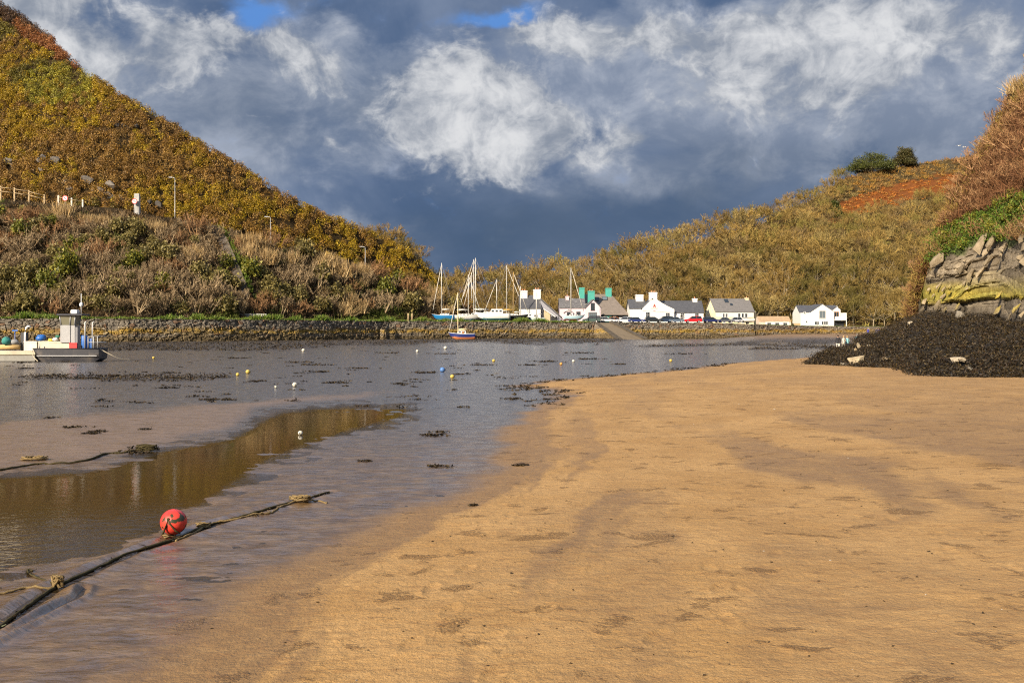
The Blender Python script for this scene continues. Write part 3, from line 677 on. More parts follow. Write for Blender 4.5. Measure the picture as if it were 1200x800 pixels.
# bare winter trees: trunk with limbs, crown of fine twigs
TWIG_PALS = [[(.285,.205,.075),(.225,.162,.06),(.34,.25,.10)], [(.27,.21,.095),(.205,.16,.078),(.33,.265,.13)], [(.30,.205,.075),(.23,.158,.06),(.35,.25,.105)],
             [(.22,.185,.06),(.18,.155,.055),(.275,.235,.085)], [(.215,.155,.085),(.165,.118,.065),(.255,.19,.105)]]
TWIG_PALS = [[(min(1, a * 1.17), b_ * 1.12, c_ * .86) for a, b_, c_ in p_] for p_ in TWIG_PALS]
def make_tree_meshes(seed, h, pal, nt=(14, 260, 1500), spread=1.15, w1=.10):
    r = np.random.default_rng(seed); th = h * .26; lean = r.normal(0, .05, 2)
    base = np.array([[lean[0] * th, lean[1] * th, th * q] for q in (.75, .9, 1.0, 1.1)])
    tw, (p1, d1, L1) = twig_crown(r, nt[0], nt[1], nt[2], base, spread, h * .56, .36, w1, pal, .3, 1.0, .62)
    crown = joinF(tw); tr = MB()
    tr.tube([(0, 0, -.5), (lean[0] * th * .5, lean[1] * th * .5, th * .5), (lean[0] * th, lean[1] * th, th * 1.15)], [h * .024, h * .019, h * .014], 5)
    for a, b_, l in zip(p1, d1, L1):
        mid_ = a + b_ * l * .5 + np.array([0, 0, -.04 * l]); tr.tube([a, mid_, a + b_ * l * .9], [h * .011, h * .007, h * .002], 3)
    return tr, crown
TREES = []
for i in range(10):
    h = [8.5, 7.6, 9.2, 8, 7, 8.8, 7.4, 9.5, 8.2, 7.8][i]
    tr, cr = make_tree_meshes(100 + i, h, [tuple(q * (.72, .85, 1, 1.15, .62)[(i * 3) % 5] for q in c_) for c_ in TWIG_PALS[i % 5]])
    to = tr.build('trunk', barkm); co = cr.build('crown', twigm)
    TREES.append((to.data, co.data)); bpy.data.objects.remove(to); bpy.data.objects.remove(co)
def place_tree(name, label, group, p, sc, rz, kind, cat='tree', meshes=None):
    t = thing(name, label, cat, tuple(p), rz, group); t.scale = (sc, sc, sc)
    for nm, me in zip(('trunk', 'crown'), (meshes or TREES)[kind]):
        o = bpy.data.objects.new(nm, me); COL.objects.link(o); o.parent = t
    return t
# wood on the right-hand hillside
PATCH = [(955,268),(982,236),(1008,223),(1060,206),(1180,190),(1180,232),(1090,238),(1040,250),(1000,262)]
cand = []; cells = {}
r2_ = np.random.default_rng(21)
for _ in range(26000):
    u = r2_.uniform(445, 1150); a = np.interp(u, ru, R0); e = np.interp(u, ru, RR) + 6
    Dd = a - 3 + (e - a + 3) * r2_.random(); x = (u - CX) / F * Dd
    if r2_.random() > Dd / 480: continue
    key = (int(x // 4.4), int(Dd // 5.0))
    if any((key[0] + i, key[1] + j) in cells and math.hypot(cells[(key[0]+i, key[1]+j)][0] - x, cells[(key[0]+i, key[1]+j)][1] - Dd) < 4.35 for i in (-1, 0, 1) for j in (-1, 0, 1)): continue
    z = float(right.z(np.array(u), np.array(Dd))); py = HY - (z - H) * F / Dd
    if inside(np.array(u), np.array(py), PATCH): continue
    if 985 < u and py < 226: continue
    if 505 < u < 560 and Dd > a + 40 and r2_.random() < .6: continue
    cells[key] = (x, Dd); cand.append((Dd, u, x, z, py))
cand.sort()
print('wood trees', len(cand))
woods = Merge()
lowm = []
for i in range(5):
    r = np.random.default_rng(300 + i)
    tw, _ = twig_crown(r, 12, 170, 620, np.array([[0, 0, 2.2], [0, 0, 2.6]]), 1.15, 5.2, .36, .15, TWIG_PALS[i], .3, 1.0, .62)
    v = np.concatenate([q[0] for q in tw]); f = np.concatenate([tw[0][1], tw[1][1] + len(tw[0][0])]); c_ = np.concatenate([q[2] for q in tw]); lowm.append((v, f, c_))
front_tr = []; rest = []
for q in cand: (front_tr if len(front_tr) < 285 and q[1] < 1110 else rest).append(q)
def regional(u, py, r):
    if u < 575: return r.choice([2, 4, 2, 0])
    if u > 930 and py > 290: return r.choice([0, 1, 5, 3])
    return r.integers(10)
for Dd, u, x, z, py in front_tr:
    sc = r2_.uniform(.95, 1.5) * (.8 if u < 600 else 1.0)
    place_tree('bare_tree', 'leafless golden brown tree in the wood on the hillside behind the houses', 'bare trees in the hillside wood', (x, Dd, z), sc, r2_.random() * 6.28, int(regional(u, py, r2_)))
for Dd, u, x, z, py in rest:
    v, f, c_ = lowm[int(r2_.integers(5))]; a = r2_.random() * 6.28; sc = r2_.uniform(.9, 1.45) * (.75 if py < 300 and u > 900 else 1)
    R = np.array(Matrix.Rotation(a, 3, 'Z')) * sc
    woods.add(v @ R.T + np.array([x, Dd, z - .3]), f, c_ * r2_.uniform(.55, 1.25))
tag(woods.build('woods', twigm), kind='stuff')

# heath and low scrub filling the open ground of the right-hand hill
hs = Merge()
for _ in range(3800):
    u = r2_.uniform(900, 1180) if r2_.random() < .6 else r2_.uniform(445, 1100); a = np.interp(u, ru, R0); e = np.interp(u, ru, RR) + 4
    Dd = a - 2 + (e - a + 2) * r2_.random(); z = float(right.z(np.array(u), np.array(Dd))); x = (u - CX) / F * Dd; py = HY - (z - H) * F / Dd
    inp = bool(inside(np.array(u), np.array(py), [(965,262),(985,240),(1010,228),(1060,214),(1140,200),(1140,232),(1080,236),(1040,246),(1000,252)]))
    n_ = 26; sc = r2_.uniform(.7, 1.5) * (.55 if inp else 1)
    if inp: pal = [(.40,.135,.025),(.46,.18,.035),(.32,.12,.03),(.36,.19,.05)]
    elif u > 985 and py < 226: pal = [(.33,.20,.045),(.26,.165,.05),(.36,.19,.04),(.20,.14,.06),(.28,.15,.05)]
    elif u < 580: pal = [(.26,.10,.03),(.28,.16,.05),(.22,.12,.04)]
    else: pal = TWIG_PALS[int(r2_.integers(5))]
    pc = [pal[int(r2_.integers(len(pal)))]]
    d_ = unit(r2_.normal(size=(n_, 3)) * np.array([.8, .8, .4]) + np.array([0, 0, .9]))
    hs.add(*ribbons(np.array([x, Dd, z]) + r2_.normal(size=(n_, 3)) * np.array([.7, .7, .1]) * sc, d_, sc * r2_.uniform(.7, 1.5, n_), np.full(n_, .24), pick_cols(pc, n_, r2_, .3), .4, r2_))
tag(hs.build('heath', twigm), kind='stuff')

# wind-shaped pines on the skyline
def pine(seed, wd, ht, pal):
    r = np.random.default_rng(seed); tr = MB()
    tr.tube([(0, 0, -.6), (.15, 0, ht * .35), (-.2, 0, ht * .75)], [ht * .035, ht * .028, ht * .015], 6); out = []
    for i in range(80):
        a = r.random() * 6.28; rr = np.sqrt(r.random()) * wd * .5; zz = ht * (.36 + .56 * r.random() * (1 - (rr / (wd * .5)) ** 2 * .75)) - (.12 * ht if rr > wd * .33 else 0)
        c = np.array([math.cos(a) * rr, math.sin(a) * rr * .8, zz]); n_ = 150
        tr.tube([(0, 0, zz * .72), tuple(c * np.array([.55, .55, 1]) - np.array([0, 0, .35])), tuple(c)], [.09, .06, .03], 3)
        out.append(flakes(c + r.normal(size=(n_, 3)) * np.array([wd * .075, wd * .075, ht * .05]), r.uniform(.30, .62, n_), pick_cols(pal, n_, r, .3), None, r))
    return tr, joinF(out)
for (u, Dd, wd, ht, lab, sd_) in [(1021, 470, 20, 12.5, 'broad dark green pine on the hilltop skyline above the orange bracken', 1), (1060, 480, 10.5, 11.5, 'smaller brown-green pine on the hilltop skyline beside the broad pine', 2),
                                (722, 345, 5.5, 4.5, 'lone dark evergreen on the skyline of the wood above the lavender house', 3), (978, 405, 5, 8.5, 'small dark conifer standing below the orange bracken slope', 4), (640, 350, 5, 3.5, 'small dark evergreen on the skyline behind the white chimneys', 5)]:
    pal = [(.045,.055,.010),(.075,.088,.014),(.11,.12,.022)] if sd_ != 2 else [(.06,.055,.016),(.10,.08,.025),(.075,.075,.02)]
    tr, cr = pine(sd_, wd, ht, pal); x = (u - CX) / F * Dd
    t = thing('pine_tree', lab, 'tree', (x, Dd, float(right.z(np.array(float(u)), np.array(float(Dd)))) - ht * .14), 0, 'evergreens on the right-hand hill')
    tr.build('trunk', barkm, t); cr.build('crown', leafm, parent=t)

# ------------------------------------------------------------------ gorse covering the left hill
gs = Merge(); r3 = np.random.default_rng(33)
def gorse_clump(n_, r):
    d_ = unit(r.normal(size=(n_, 3))); d_[:, 2] = np.abs(d_[:, 2]) * 1.15; rr = .78 + .28 * r.random((n_, 1)) * (r.random((n_, 1)) < .7); return d_ * rr, d_
GC = [gorse_clump(150, r3) for _ in range(14)]
N = 8800; cnt = 0
while cnt < N:
    u = r3.uniform(-330, 560); a = np.interp(u, lu, Drd) + 4.5; e = np.interp(u, lu, DR) + 3
    if e < a + 1: continue
    if r3.random() > (e - a) / 120: continue
    Dd = a + (e - a) * r3.random(); p = left.pt(np.array(u), np.array(Dd)); py = HY - (p[2] - H) * F / Dd
    if py < -60: cnt += .2; continue
    cnt += 1
    q, nrm = GC[int(r3.integers(14))]; big_ = fbm(p[0] * .06, Dd * .06, 91, 3); n2 = fbm(p[0] * .2, Dd * .2, 93, 3)
    gold = [(.47,.325,.016),(.40,.26,.015),(.34,.20,.018)]; brown = [(.31,.17,.030),(.38,.225,.055),(.25,.135,.030)]; olive = [(.17,.14,.020),(.22,.18,.022)]; yellow = [(.50,.33,.018),(.55,.38,.02)]
    fr = smooth(py, 60, 190) * smooth(u, 420, 120)
    pal = brown if (n2 + fr * .25 + r3.normal(0, .1) > .62) else gold
    if big_ + r3.normal(0, .07) < .36: pal = olive
    if py < 150 and u < 130 and r3.random() < .22: pal = yellow
    if 30 < u < 110 and 80 < py < 125 and r3.random() < .7: pal = [(.30,.27,.03),(.40,.34,.03)]
    if 18 < u < 90 and abs(py - np.interp(u, [0, 50, 90], [22, 52, 76])) < 9: pal = [(.33,.12,.03),(.38,.17,.06)]
    elif u < 80 and py < np.interp(u, [0, 80], [26, 70]): pal = [(.11,.06,.03),(.14,.08,.04)]
    sc = r3.uniform(.6, 1.25) * (1.0 if pal is not yellow else .8); n_ = len(q)
    c_ = pick_cols([pal[int(r3.integers(len(pal)))]], n_, r3, .3) * r3.uniform(.6, 1.2)
    gs.add(*flakes(p + q * np.array([sc * 1.05, sc * 1.05, sc * 1.6]), r3.uniform(.13, .29, n_) * (.7 + .35 * sc), c_, nrm, r3))
tag(gs.build('gorse', leafm), kind='stuff')

# ------------------------------------------------------------------ scrub on the steep bank below the road
def shrub_mesh(seed, kind):
    r = np.random.default_rng(seed)
    base = r.normal(size=(14, 3)) * np.array([.5, .5, .05])
    if kind == 'grey': pal = [(.36,.265,.15),(.45,.34,.205),(.28,.20,.11)]
    elif kind == 'red': pal = [(.37,.205,.095),(.43,.265,.135),(.30,.165,.075)]
    elif kind == 'straw': pal = [(.50,.35,.16),(.42,.28,.125),(.56,.42,.22)]
    elif kind == 'olive': pal = [(.22,.18,.055),(.29,.235,.08),(.17,.14,.042)]
    else: pal = [(.15,.165,.022),(.22,.21,.026),(.29,.26,.035),(.10,.115,.018)]
    if kind == 'straw':
        n_ = 520; d_ = unit(r.normal(size=(n_, 3)) * .42 + np.array([0, 0, 1])); p = r.normal(size=(n_, 3)) * np.array([.55, .55, .02]); L = r.uniform(.9, 2.2, n_)
        return joinF([ribbons(p, d_, L, np.full(n_, .075), pick_cols(pal, n_, r), .2, r)])
    if kind in ('green', 'olive'):
        out = []
        for i in range(16):
            c = unit(r.normal(size=3)) * np.array([1.0, 1.0, .8]) * r.uniform(.35, 1.0) + np.array([0, 0, .95]); n_ = 60
            q = c + r.normal(size=(n_, 3)) * .30; q[:, 2] = np.maximum(q[:, 2], 0); out.append(flakes(q, r.uniform(.14, .34, n_), pick_cols(pal, n_, r, .3), None, r))
        return joinF(out)
    tw, st = twig_crown(r, 26, 230, 700, base, 1.0, 2.0, .22, .075, pal)
    tw.append(ribbons(st[0], st[1], st[2], np.full(len(st[0]), .10), pick_cols(pal, len(st[0]), r), .3, r))
    return joinF(tw)
SHR = {}
for kd in ('grey', 'red', 'straw', 'olive', 'green'):
    SHR[kd] = []
    for i in range(3):
        o = shrub_mesh(500 + i * 11 + len(kd) * 37, kd).build('shrub', leafm if kd in ('green', 'olive') else twigm); SHR[kd].append(o.data); bpy.data.objects.remove(o)
LAB = {'grey': 'grey-brown leafless shrub on the steep bank above the harbour wall', 'red': 'reddish brown twiggy shrub on the steep bank above the harbour wall', 'straw': 'pale straw-coloured grass clump on the steep bank above the harbour wall',
       'olive': 'dark olive leafy shrub on the steep bank above the harbour wall', 'green': 'bright green leafy bush on the steep bank above the harbour wall'}
NM = {'grey': 'bare_shrub', 'red': 'bare_shrub', 'straw': 'grass_clump', 'olive': 'leafy_shrub', 'green': 'leafy_bush'}
ug = Merge(); r4 = np.random.default_rng(44)
bank = []
for _ in range(9000):
    u = r4.uniform(-330, 560); a = np.interp(u, lu, D0) - 1; e = np.interp(u, lu, Drd) - .8
    if e < a + 1: continue
    Dd = a + (e - a) * r4.random(); p = left.pt(np.array(u), np.array(Dd)); py = HY - (p[2] - H) * F / Dd; bank.append((u, Dd, p, py))
placed = []; nthing = 0
for u, Dd, p, py in bank:
    if nthing >= 270: break
    if u < -60 or py > 370: continue
    if u < 215 and py < np.interp(u, lu, ry) + 15: continue
    if 246 < u < 298 and abs(py - np.interp(u, [252, 290], [262, 350])) < 17: continue
    sc = r4.uniform(.95, 1.9) * np.interp(py, [240, 360], [.8, 1.25])
    if any((p[0] - q[0]) ** 2 + (p[1] - q[1]) ** 2 < (.92 * (sc + q[2]) * .85) ** 2 for q in placed): continue
    n1 = float(fbm(u * .018, py * .03, 95, 3)); n1 += r4.normal(0, .09)
    up_ = py < np.interp(u, lu, ry) + 26
    if u < 60 and py < 320: kd = r4.choice(['green', 'red', 'grey', 'olive'], p=[.22, .35, .25, .18])
    elif up_ and r4.random() < .6: kd = r4.choice(['straw', 'red', 'grey'], p=[.5, .3, .2])
    elif u > 320 and r4.random() < .5: kd = 'olive' if r4.random() < .4 else str(r4.choice(['red', 'grey', 'straw']))
    elif n1 < .40: kd = 'green' if r4.random() < .28 else 'olive'
    elif n1 < .56: kd = 'grey'
    elif n1 < .70: kd = 'red'
    else: kd = 'straw' if r4.random() < .5 else 'grey'
    kd = str(kd); placed.append((p[0], p[1], sc)); nthing += 1
    o = bpy.data.objects.new(NM[kd], SHR[kd][int(r4.integers(3))]); COL.objects.link(o); o.location = tuple(p - np.array([0, 0, .25])); o.scale = (sc, sc, sc * r4.uniform(.85, 1.35)); o.rotation_euler = (0, 0, r4.random() * 6.28)
    tag(o, LAB[kd], 'grass' if kd == 'straw' else 'shrub', {'grey': 'grey shrubs on the bank', 'red': 'reddish shrubs on the bank', 'straw': 'straw grass clumps on the bank', 'olive': 'olive shrubs on the bank', 'green': 'green bushes on the bank'}[kd])
for u, Dd, p, py in bank[::2]:
    if 248 < u < 298 and abs(py - np.interp(u, [252, 290], [262, 350])) < 11: continue
    n1 = float(fbm(u * .02, py * .035, 97, 3)) + r4.normal(0, .1); n_ = 22; sc = r4.uniform(.6, 1.1)
    pal = [(.09,.06,.032),(.065,.045,.022)] if n1 < .5 else ([(.13,.10,.06)] if n1 < .62 else [(.26,.17,.08),(.17,.11,.05)])  # palette darkened to paint shadow masses between the shrubs
    if n1 < .34: pal = [(.10,.12,.025),(.13,.15,.03)]
    d_ = unit(r4.normal(size=(n_, 3)) * .75 + np.array([0, -.1, .8]))
    ug.add(*ribbons(p + r4.normal(size=(n_, 3)) * np.array([.55, .55, .05]), d_, sc * r4.uniform(.6, 1.4, n_), np.full(n_, .13), pick_cols(pal, n_, r4, .3), .35, r4))
tag(ug.build('undergrowth', twigm), kind='stuff')

# bare trees on the skyline behind the end of the left hill
for u, Dd, sc in [(424,268,1.0),(452,274,1.2),(462,275,1.2),(474,272,1.2),(483,270,1.15),(491,266,1.1),(499,262,1.1),(508,252,1.05),(516,246,1.0),(524,240,1.0),(534,250,1.05),(512,262,1.1),(520,258,1.1),(492,246,1.0),(478,250,1.0),(432,262,.85),(446,268,1.0),(458,262,.95),(468,270,1.1),(478,262,.95),(487,258,.9),(496,262,.85),(440,250,.6),(470,248,.7),(505,256,.7),(485,238,.8),(503,240,.85),(520,250,.8),(498,232,.7),(514,236,.75),(530,244,.7)]:
    a, e = np.interp(u, lu, D0), np.interp(u, lu, DR); Dd = min(Dd, e + 14)
    place_tree('bare_tree', 'bare brown tree at the end of the gorse hill above the boatyard', 'bare trees at the foot of the gorse hill', tuple(left.pt(np.array(float(u)), np.array(float(Dd)))), sc * float(np.interp(u, [420, 470, 500, 535], [.95, .95, .62, .55])), u, int(u) % 10, meshes=TREES)

# ------------------------------------------------------------------ plants on the near headland
r5 = np.random.default_rng(55); placed = []; nh = 0
HL = {'red': ('bare_shrub', 'reddish brown thicket shrub on the slope above the yellow cliff', 'shrub', 'reddish shrubs above the cliff'), 'grey': ('bare_shrub', 'dull brown leafless shrub on the slope above the yellow cliff', 'shrub', 'dull brown shrubs above the cliff'), 'straw': ('grass_clump', 'golden straw grass clump on the slope above the yellow cliff', 'grass', 'golden grass clumps above the cliff'), 'green': ('leafy_bush', 'bright green low bush at the top of the yellow cliff', 'shrub', 'green bushes above the cliff')}
ug = Merge()
for _ in range(7000):
    u = r5.uniform(1066, 1400); a = np.interp(u, hu, hT); e = np.interp(u, hu, hR) + .8; Dd = a + (e - a) * r5.random(); p = head.pt(np.array(u), np.array(Dd)); py = HY - (p[2] - H) * F / Dd
    if py < -120: continue
    t = (Dd - a) / (e - a); n1 = float(fbm(p[0] * .3, p[2] * .3, 99, 3)) + r5.normal(0, .05)
    green = u > 1090 and (py > np.interp(u, [1066, 1120, 1200, 1400], [285, 262, 225, 150]) and n1 < .54)
    if nh < 150 and u < 1300:
        sc = r5.uniform(.45, .85) * (.6 if green else 1) * (1 if u > 1110 else .8)
        if not any((p - q[0]) @ (p - q[0]) < (1.1 * (sc + q[1])) ** 2 for q in placed):
            kd = 'green' if green else ('straw' if t > .9 and r5.random() < .35 else ('red' if n1 < .60 else 'grey')); nm, lb, ct, gr = HL[kd]
            o = bpy.data.objects.new(nm, SHR[kd][int(r5.integers(3))]); COL.objects.link(o); o.location = tuple(p - np.array([0, 0, .12])); o.scale = (sc, sc, sc); o.rotation_euler = (r5.normal(.0, .2), r5.normal(-.15, .2), r5.random() * 6.28)
            tag(o, lb, ct, gr); placed.append((p, sc)); nh += 1
    n_ = 14
    if green:
        ug.add(*flakes(p + r5.normal(size=(n_, 3)) * np.array([.3, .3, .12]), r5.uniform(.08, .2, n_), pick_cols([(.09,.15,.018),(.13,.20,.022),(.07,.11,.02)], n_, r5, .3), None, r5))
    else:
        pal = [(.19,.085,.038),(.24,.12,.055),(.14,.07,.035)] if n1 < .55 else [(.27,.17,.07),(.20,.12,.055),(.33,.22,.09)]
        if py < np.interp(u, hu, hy) + 22 and r5.random() < .5: pal = [(.40,.27,.07),(.33,.24,.07)]
        d_ = unit(r5.normal(size=(n_, 3)) * .7 + np.array([-.15, -.2, .8]))
        ug.add(*ribbons(p + r5.normal(size=(n_, 3)) * np.array([.3, .3, .05]), d_, r5.uniform(.3, .95, n_), np.full(n_, .042), pick_cols(pal, n_, r5, .3), .3, r5))
tag(ug.build('undergrowth', twigm), kind='stuff')

# seaweed fronds on the apron, along the wall foot and in lines on the mud
sw = Merge(); r6 = np.random.default_rng(66)
def fronds(P, n_, spread, size, pal, flat=.5):
    c = np.repeat(P, n_, axis=0) + r6.normal(size=(len(P) * n_, 3)) * np.array([spread, spread, spread * .28])
    d_ = unit(r6.normal(size=c.shape) * np.array([1, 1, flat]) + np.array([0, -.15, .12]))
    return ribbons(c, d_, r6.uniform(.5, 1.2, len(c)) * size, r6.uniform(.3, .6, len(c)) * size, pick_cols(pal, len(c), r6, .4), .5, r6)
SWP = [(.014,.010,.005),(.023,.016,.007),(.036,.025,.009),(.070,.048,.017),(.017,.012,.006),(.042,.024,.010)]
u = r6.uniform(950, 1480, 15000); u[:11500] = r6.uniform(950, 1215, 11500); a = np.interp(u, au, aDf) - .5; e = np.interp(u, au, aDb); Dd = a + (e - a) * r6.random(len(u)) ** 1.15
P = np.stack([(u - CX) / F * Dd, Dd, apron_z(u, Dd) + .05], -1); sw.add(*fronds(P, 12, .24, .115, SWP, .8))
tag(sw.build('seaweed', leaf_mat('seaweed_frond', .6, .3, 0)), kind='stuff')
sw = Merge()
yy_ = 398 + 20 * r6.random(60000) ** 1.2; uu = r6.uniform(-200, 1040, len(yy_)); Dd = ground_D(yy_); xx = (uu - CX) / F * Dd; mk = weed_mask(uu, yy_, xx, Dd) > .45
yb = r6.normal(444, 3, 3000); ub = r6.uniform(10, 330, 3000); Db = ground_D(yb); xb = (ub - CX) / F * Db; mb_ = weed_mask(ub, yb, xb, Db) > .12
xx = np.concatenate([xx[mk][:7000], xb[mb_][:420]]); Dd = np.concatenate([Dd[mk][:7000], Db[mb_][:420]])
P = np.stack([xx, Dd, ground_z(xx, Dd) + .04], -1); sc_ = .3
sw.add(*fronds(P[:-420], 6, .30, .20, SWP, .5)); sw.add(*fronds(P[-420:], 6, .22, .10, SWP, .25))
# scattered single clumps on the flats, by distance
cl = [(60,490,.2),(112,508,.2),(172,505,.16),(248,469,.5),(267,469,.35),(195,455,.5),(312,414,.4),(375,436,.8),(500,437,.9),(392,449,.6),(300,447,.5),(603,468,.4),(507,511,.35),(516,507,.2),(514,547,.2),(610,547,.14),(86,503,.25),(108,510,.2),(170,527,.3),(155,531,.3),(540,439,.5),(470,450,.4),(420,432,.8),(350,425,1.2),(620,428,.8),(565,428,.8),(690,421,1.2),(30,425,.8),(200,437,.6),(60,441,.8),(130,441,.9),(100,444,.9),(215,443,.8),(255,443,.6),(30,432,.7),(75,424,.6),(430,541,.12),(555,596,.05),(640,424,1.1),(725,427,.7),(455,414,1.6),(520,415,1.8),(680,414,1.8),(800,415,1.6),(370,428,1),(280,420,1)]
for px, py, wd in cl:
    x0, Dc = gpt(px, py); wd *= .62; q = r6.normal(size=(26, 3)) * np.array([wd * .7, wd * .5, 0]) + np.array([x0, Dc, 0]); q[:, 2] = ground_z(q[:, 0], q[:, 1]) + .012 + .05 * wd * r6.random(26)
    sw.add(*fronds(q, 6, wd * .12, min(.14, .16 * wd + .03), SWP, .2))
for k in range(150):   # loose scraps over the far mud
    py = 408 + 70 * r6.random() ** 2; px = r6.uniform(0, 700)
    x0, Dc = gpt(px, py)
    if inside(np.array(px), np.array(py), SANDPOLY_PX): continue
    wd = r6.uniform(.05, .28); q = r6.normal(size=(8, 3)) * np.array([wd, wd * .5, 0]) + np.array([x0, Dc, 0]); q[:, 2] = ground_z(q[:, 0], q[:, 1]) + .02
    sw.add(*fronds(q, 4, wd * .2, .08, SWP, .2))
for k in range(85):   # thin wrack line along the edge of the sand
    t = r6.random(); i = int(r6.integers(9, len(SH) - 3)); x0 = SH[i][0] + (SH[i+1][0] - SH[i][0]) * t; Dc = SH[i][1] + (SH[i+1][1] - SH[i][1]) * t + r6.normal(0, .12)
    q = r6.normal(size=(5, 3)) * np.array([.07, .03, 0]) * (Dc / 18) + np.array([x0 + r6.normal(0, .12) * Dc / 14, Dc, 0]); q[:, 2] = ground_z(q[:, 0], q[:, 1]) + .012
    sw.add(*fronds(q, 3, .03, .035 + Dc * .0016, SWP, .3))
tag(sw.build('seaweed', bpy.data.materials['seaweed_frond']), kind='stuff')

# grass and weeds along the top of the harbour wall
gt = Merge()
uu = r6.uniform(-100, 690, 2600); uu = np.concatenate([uu, r6.uniform(885, 1050, 500)]); Dd = wallD(uu) + .4 + 3.2 * r6.random(len(uu)) ** 1.5
P = np.stack([(uu - CX) / F * Dd, Dd, quay_z(uu)], -1); n_ = 12
hgt = np.where(uu < 880, .30 + .75 * smooth(fbm(uu * .09, uu * 0, 77, 3), .45, .7), .12)
gt.add(*ribbons(np.repeat(P, n_, 0) + r6.normal(size=(len(P) * n_, 3)) * np.array([.3, .3, .0]), unit(r6.normal(size=(len(P) * n_, 3)) * .55 + np.array([0, -.2, .8])), np.repeat(hgt, n_) * r6.uniform(.5, 1.3, len(P) * n_), np.full(len(P) * n_, .13), pick_cols([(.11,.19,.02),(.16,.25,.025),(.09,.14,.02),(.22,.24,.05)], len(P) * n_, r6, .25), .35, r6))
tag(gt.build('grass', leafm), kind='stuff')

# loose stones, shell and scraps of weed on the sand
pb = Merge()
for k in range(230):
    py = 425 + 400 * r6.random() ** 1.1; px = r6.uniform(150, 1250)
    if not inside(np.array(px), np.array(py), SANDPOLY_PX): continue
    x0, Dc = gpt(px, py); v, f = ROCKS[int(r6.integers(10))]; s_ = r6.uniform(.0025, .008) * (1 + Dc / 18); c_ = (.05, .035, .02) if r6.random() < .86 else (.5, .45, .38)
    pb.add(v * np.array([s_ * 1.6, s_ * 1.2, s_ * .7]) @ rot_m(0, 0, r6.random() * 6).T + np.array([x0, Dc, float(ground_z(np.array(x0), np.array(Dc))) + s_ * .3]), f, c_)
tag(pb.build('pebbles', rockm), kind='stuff')

# ------------------------------------------------------------------ harbour wall of rough stone blocks
WHITE = paint('white_paint', (.70, .69, .665), .6, 0, .07, 1.2); DARK = paint('dark_opening', (.02, .02, .022), .6)
SLATE = slate_mat('slate', (.062, .064, .072), (.088, .090, .098)); SLATEL = slate_mat('slate_lichen', (.105, .10, .10), (.14, .135, .135), (.34, .33, .31))
GLASS = glass_mat('window_glass'); GLASS2 = glass_mat('window_glass_pale', (.12, .15, .17))
stonem = col_attr_mat('wall_stone', .92, .7, 2.6, .08, .2)
def stone_run(mg, p0, p1, z0, ztop0, ztop1, r, lich=True, s0=0.0):
    """facing of irregular rubble between two plan points, with joints set back and each stone proud by its own amount"""
    p0 = np.array(p0, float); p1 = np.array(p1, float); L = np.linalg.norm(p1 - p0); t_ = (p1 - p0) / L; nrm = np.array([t_[1], -t_[0]])
    ss = np.linspace(0, L, max(3, int(L / .11))); hh = np.linspace(0, 1, 44); S_, T_ = np.meshgrid(ss, hh); top = ztop0 + (ztop1 - ztop0) * S_ / L
    sw_ = S_ + s0; top = top + (vnoise(sw_ * 1.1, sw_ * 0, 5) - .5) * .22 * smooth(top, 1, 3); Zz = z0 + (top - z0) * T_
    a = sw_ + (fbm(sw_ * .7, Zz * .9, 151, 3) - .5) * .9; b_ = Zz + (fbm(sw_ * .5, Zz * .8, 153, 3) - .5) * .55
    f1, f2, cid = worley(a / .82, b_ / .50, 160); g1, g2_, c2 = worley(a / .36 + 3, b_ / .27, 170); big_ = (_hash(np.floor(a / 2.3), np.floor(b_ / 1.1), 9) < .30)
    f1, f2, cid = np.where(big_, g1, f1), np.where(big_, g2_, f2), np.where(big_, c2, cid)
    jt = smooth(f2 - f1, .13, .02); o = (cid - .5) * .24 - jt * .20 + (fbm(sw_ * 2.5, Zz * 2.5, 155, 3) - .5) * .10 - (Zz - 4.3) * .075
    P_ = np.stack([p0[0] + t_[0] * S_ + nrm[0] * o, p0[1] + t_[1] * S_ + nrm[1] * o, Zz], -1)
    n1 = fbm(sw_ * .35, Zz * .8, 157, 4); k_ = np.clip(.5 * cid + .5 * vnoise(a * 3, b_ * 3, 8), 0, 1)[..., None]
    c = np.array([.155, .138, .115]) * (1 - k_) + np.array([.36, .315, .25]) * k_
    c = np.where(((cid * 37) % 1 < .10)[..., None], np.array([.29, .185, .12]), c)
    if lich:
        g = (np.exp(-((Zz - 2.1 - (n1 - .5) * .9) / .50) ** 2) * np.clip(.35 + 1.1 * (cid * 17 % 1), 0, 1))[..., None] * .9; c = c * (1 - g) + g * np.array([.44, .285, .045]) * (.75 + .5 * k_)
        lo = smooth(Zz + (n1 - .5) * 1.2, 1.75, 1.0)[..., None]; c = c * (1 - lo) + lo * np.array([.19, .145, .08]) * (.5 + .9 * k_)
    c = c * (1 - .6 * jt[..., None]); mg.add(P_.reshape(-1, 3), grid_faces(*S_.shape), c.reshape(-1, 3))
def wall_xy(u): D_ = wallD(u); return ((u - CX) / F * D_, D_)
rw = np.random.default_rng(71)
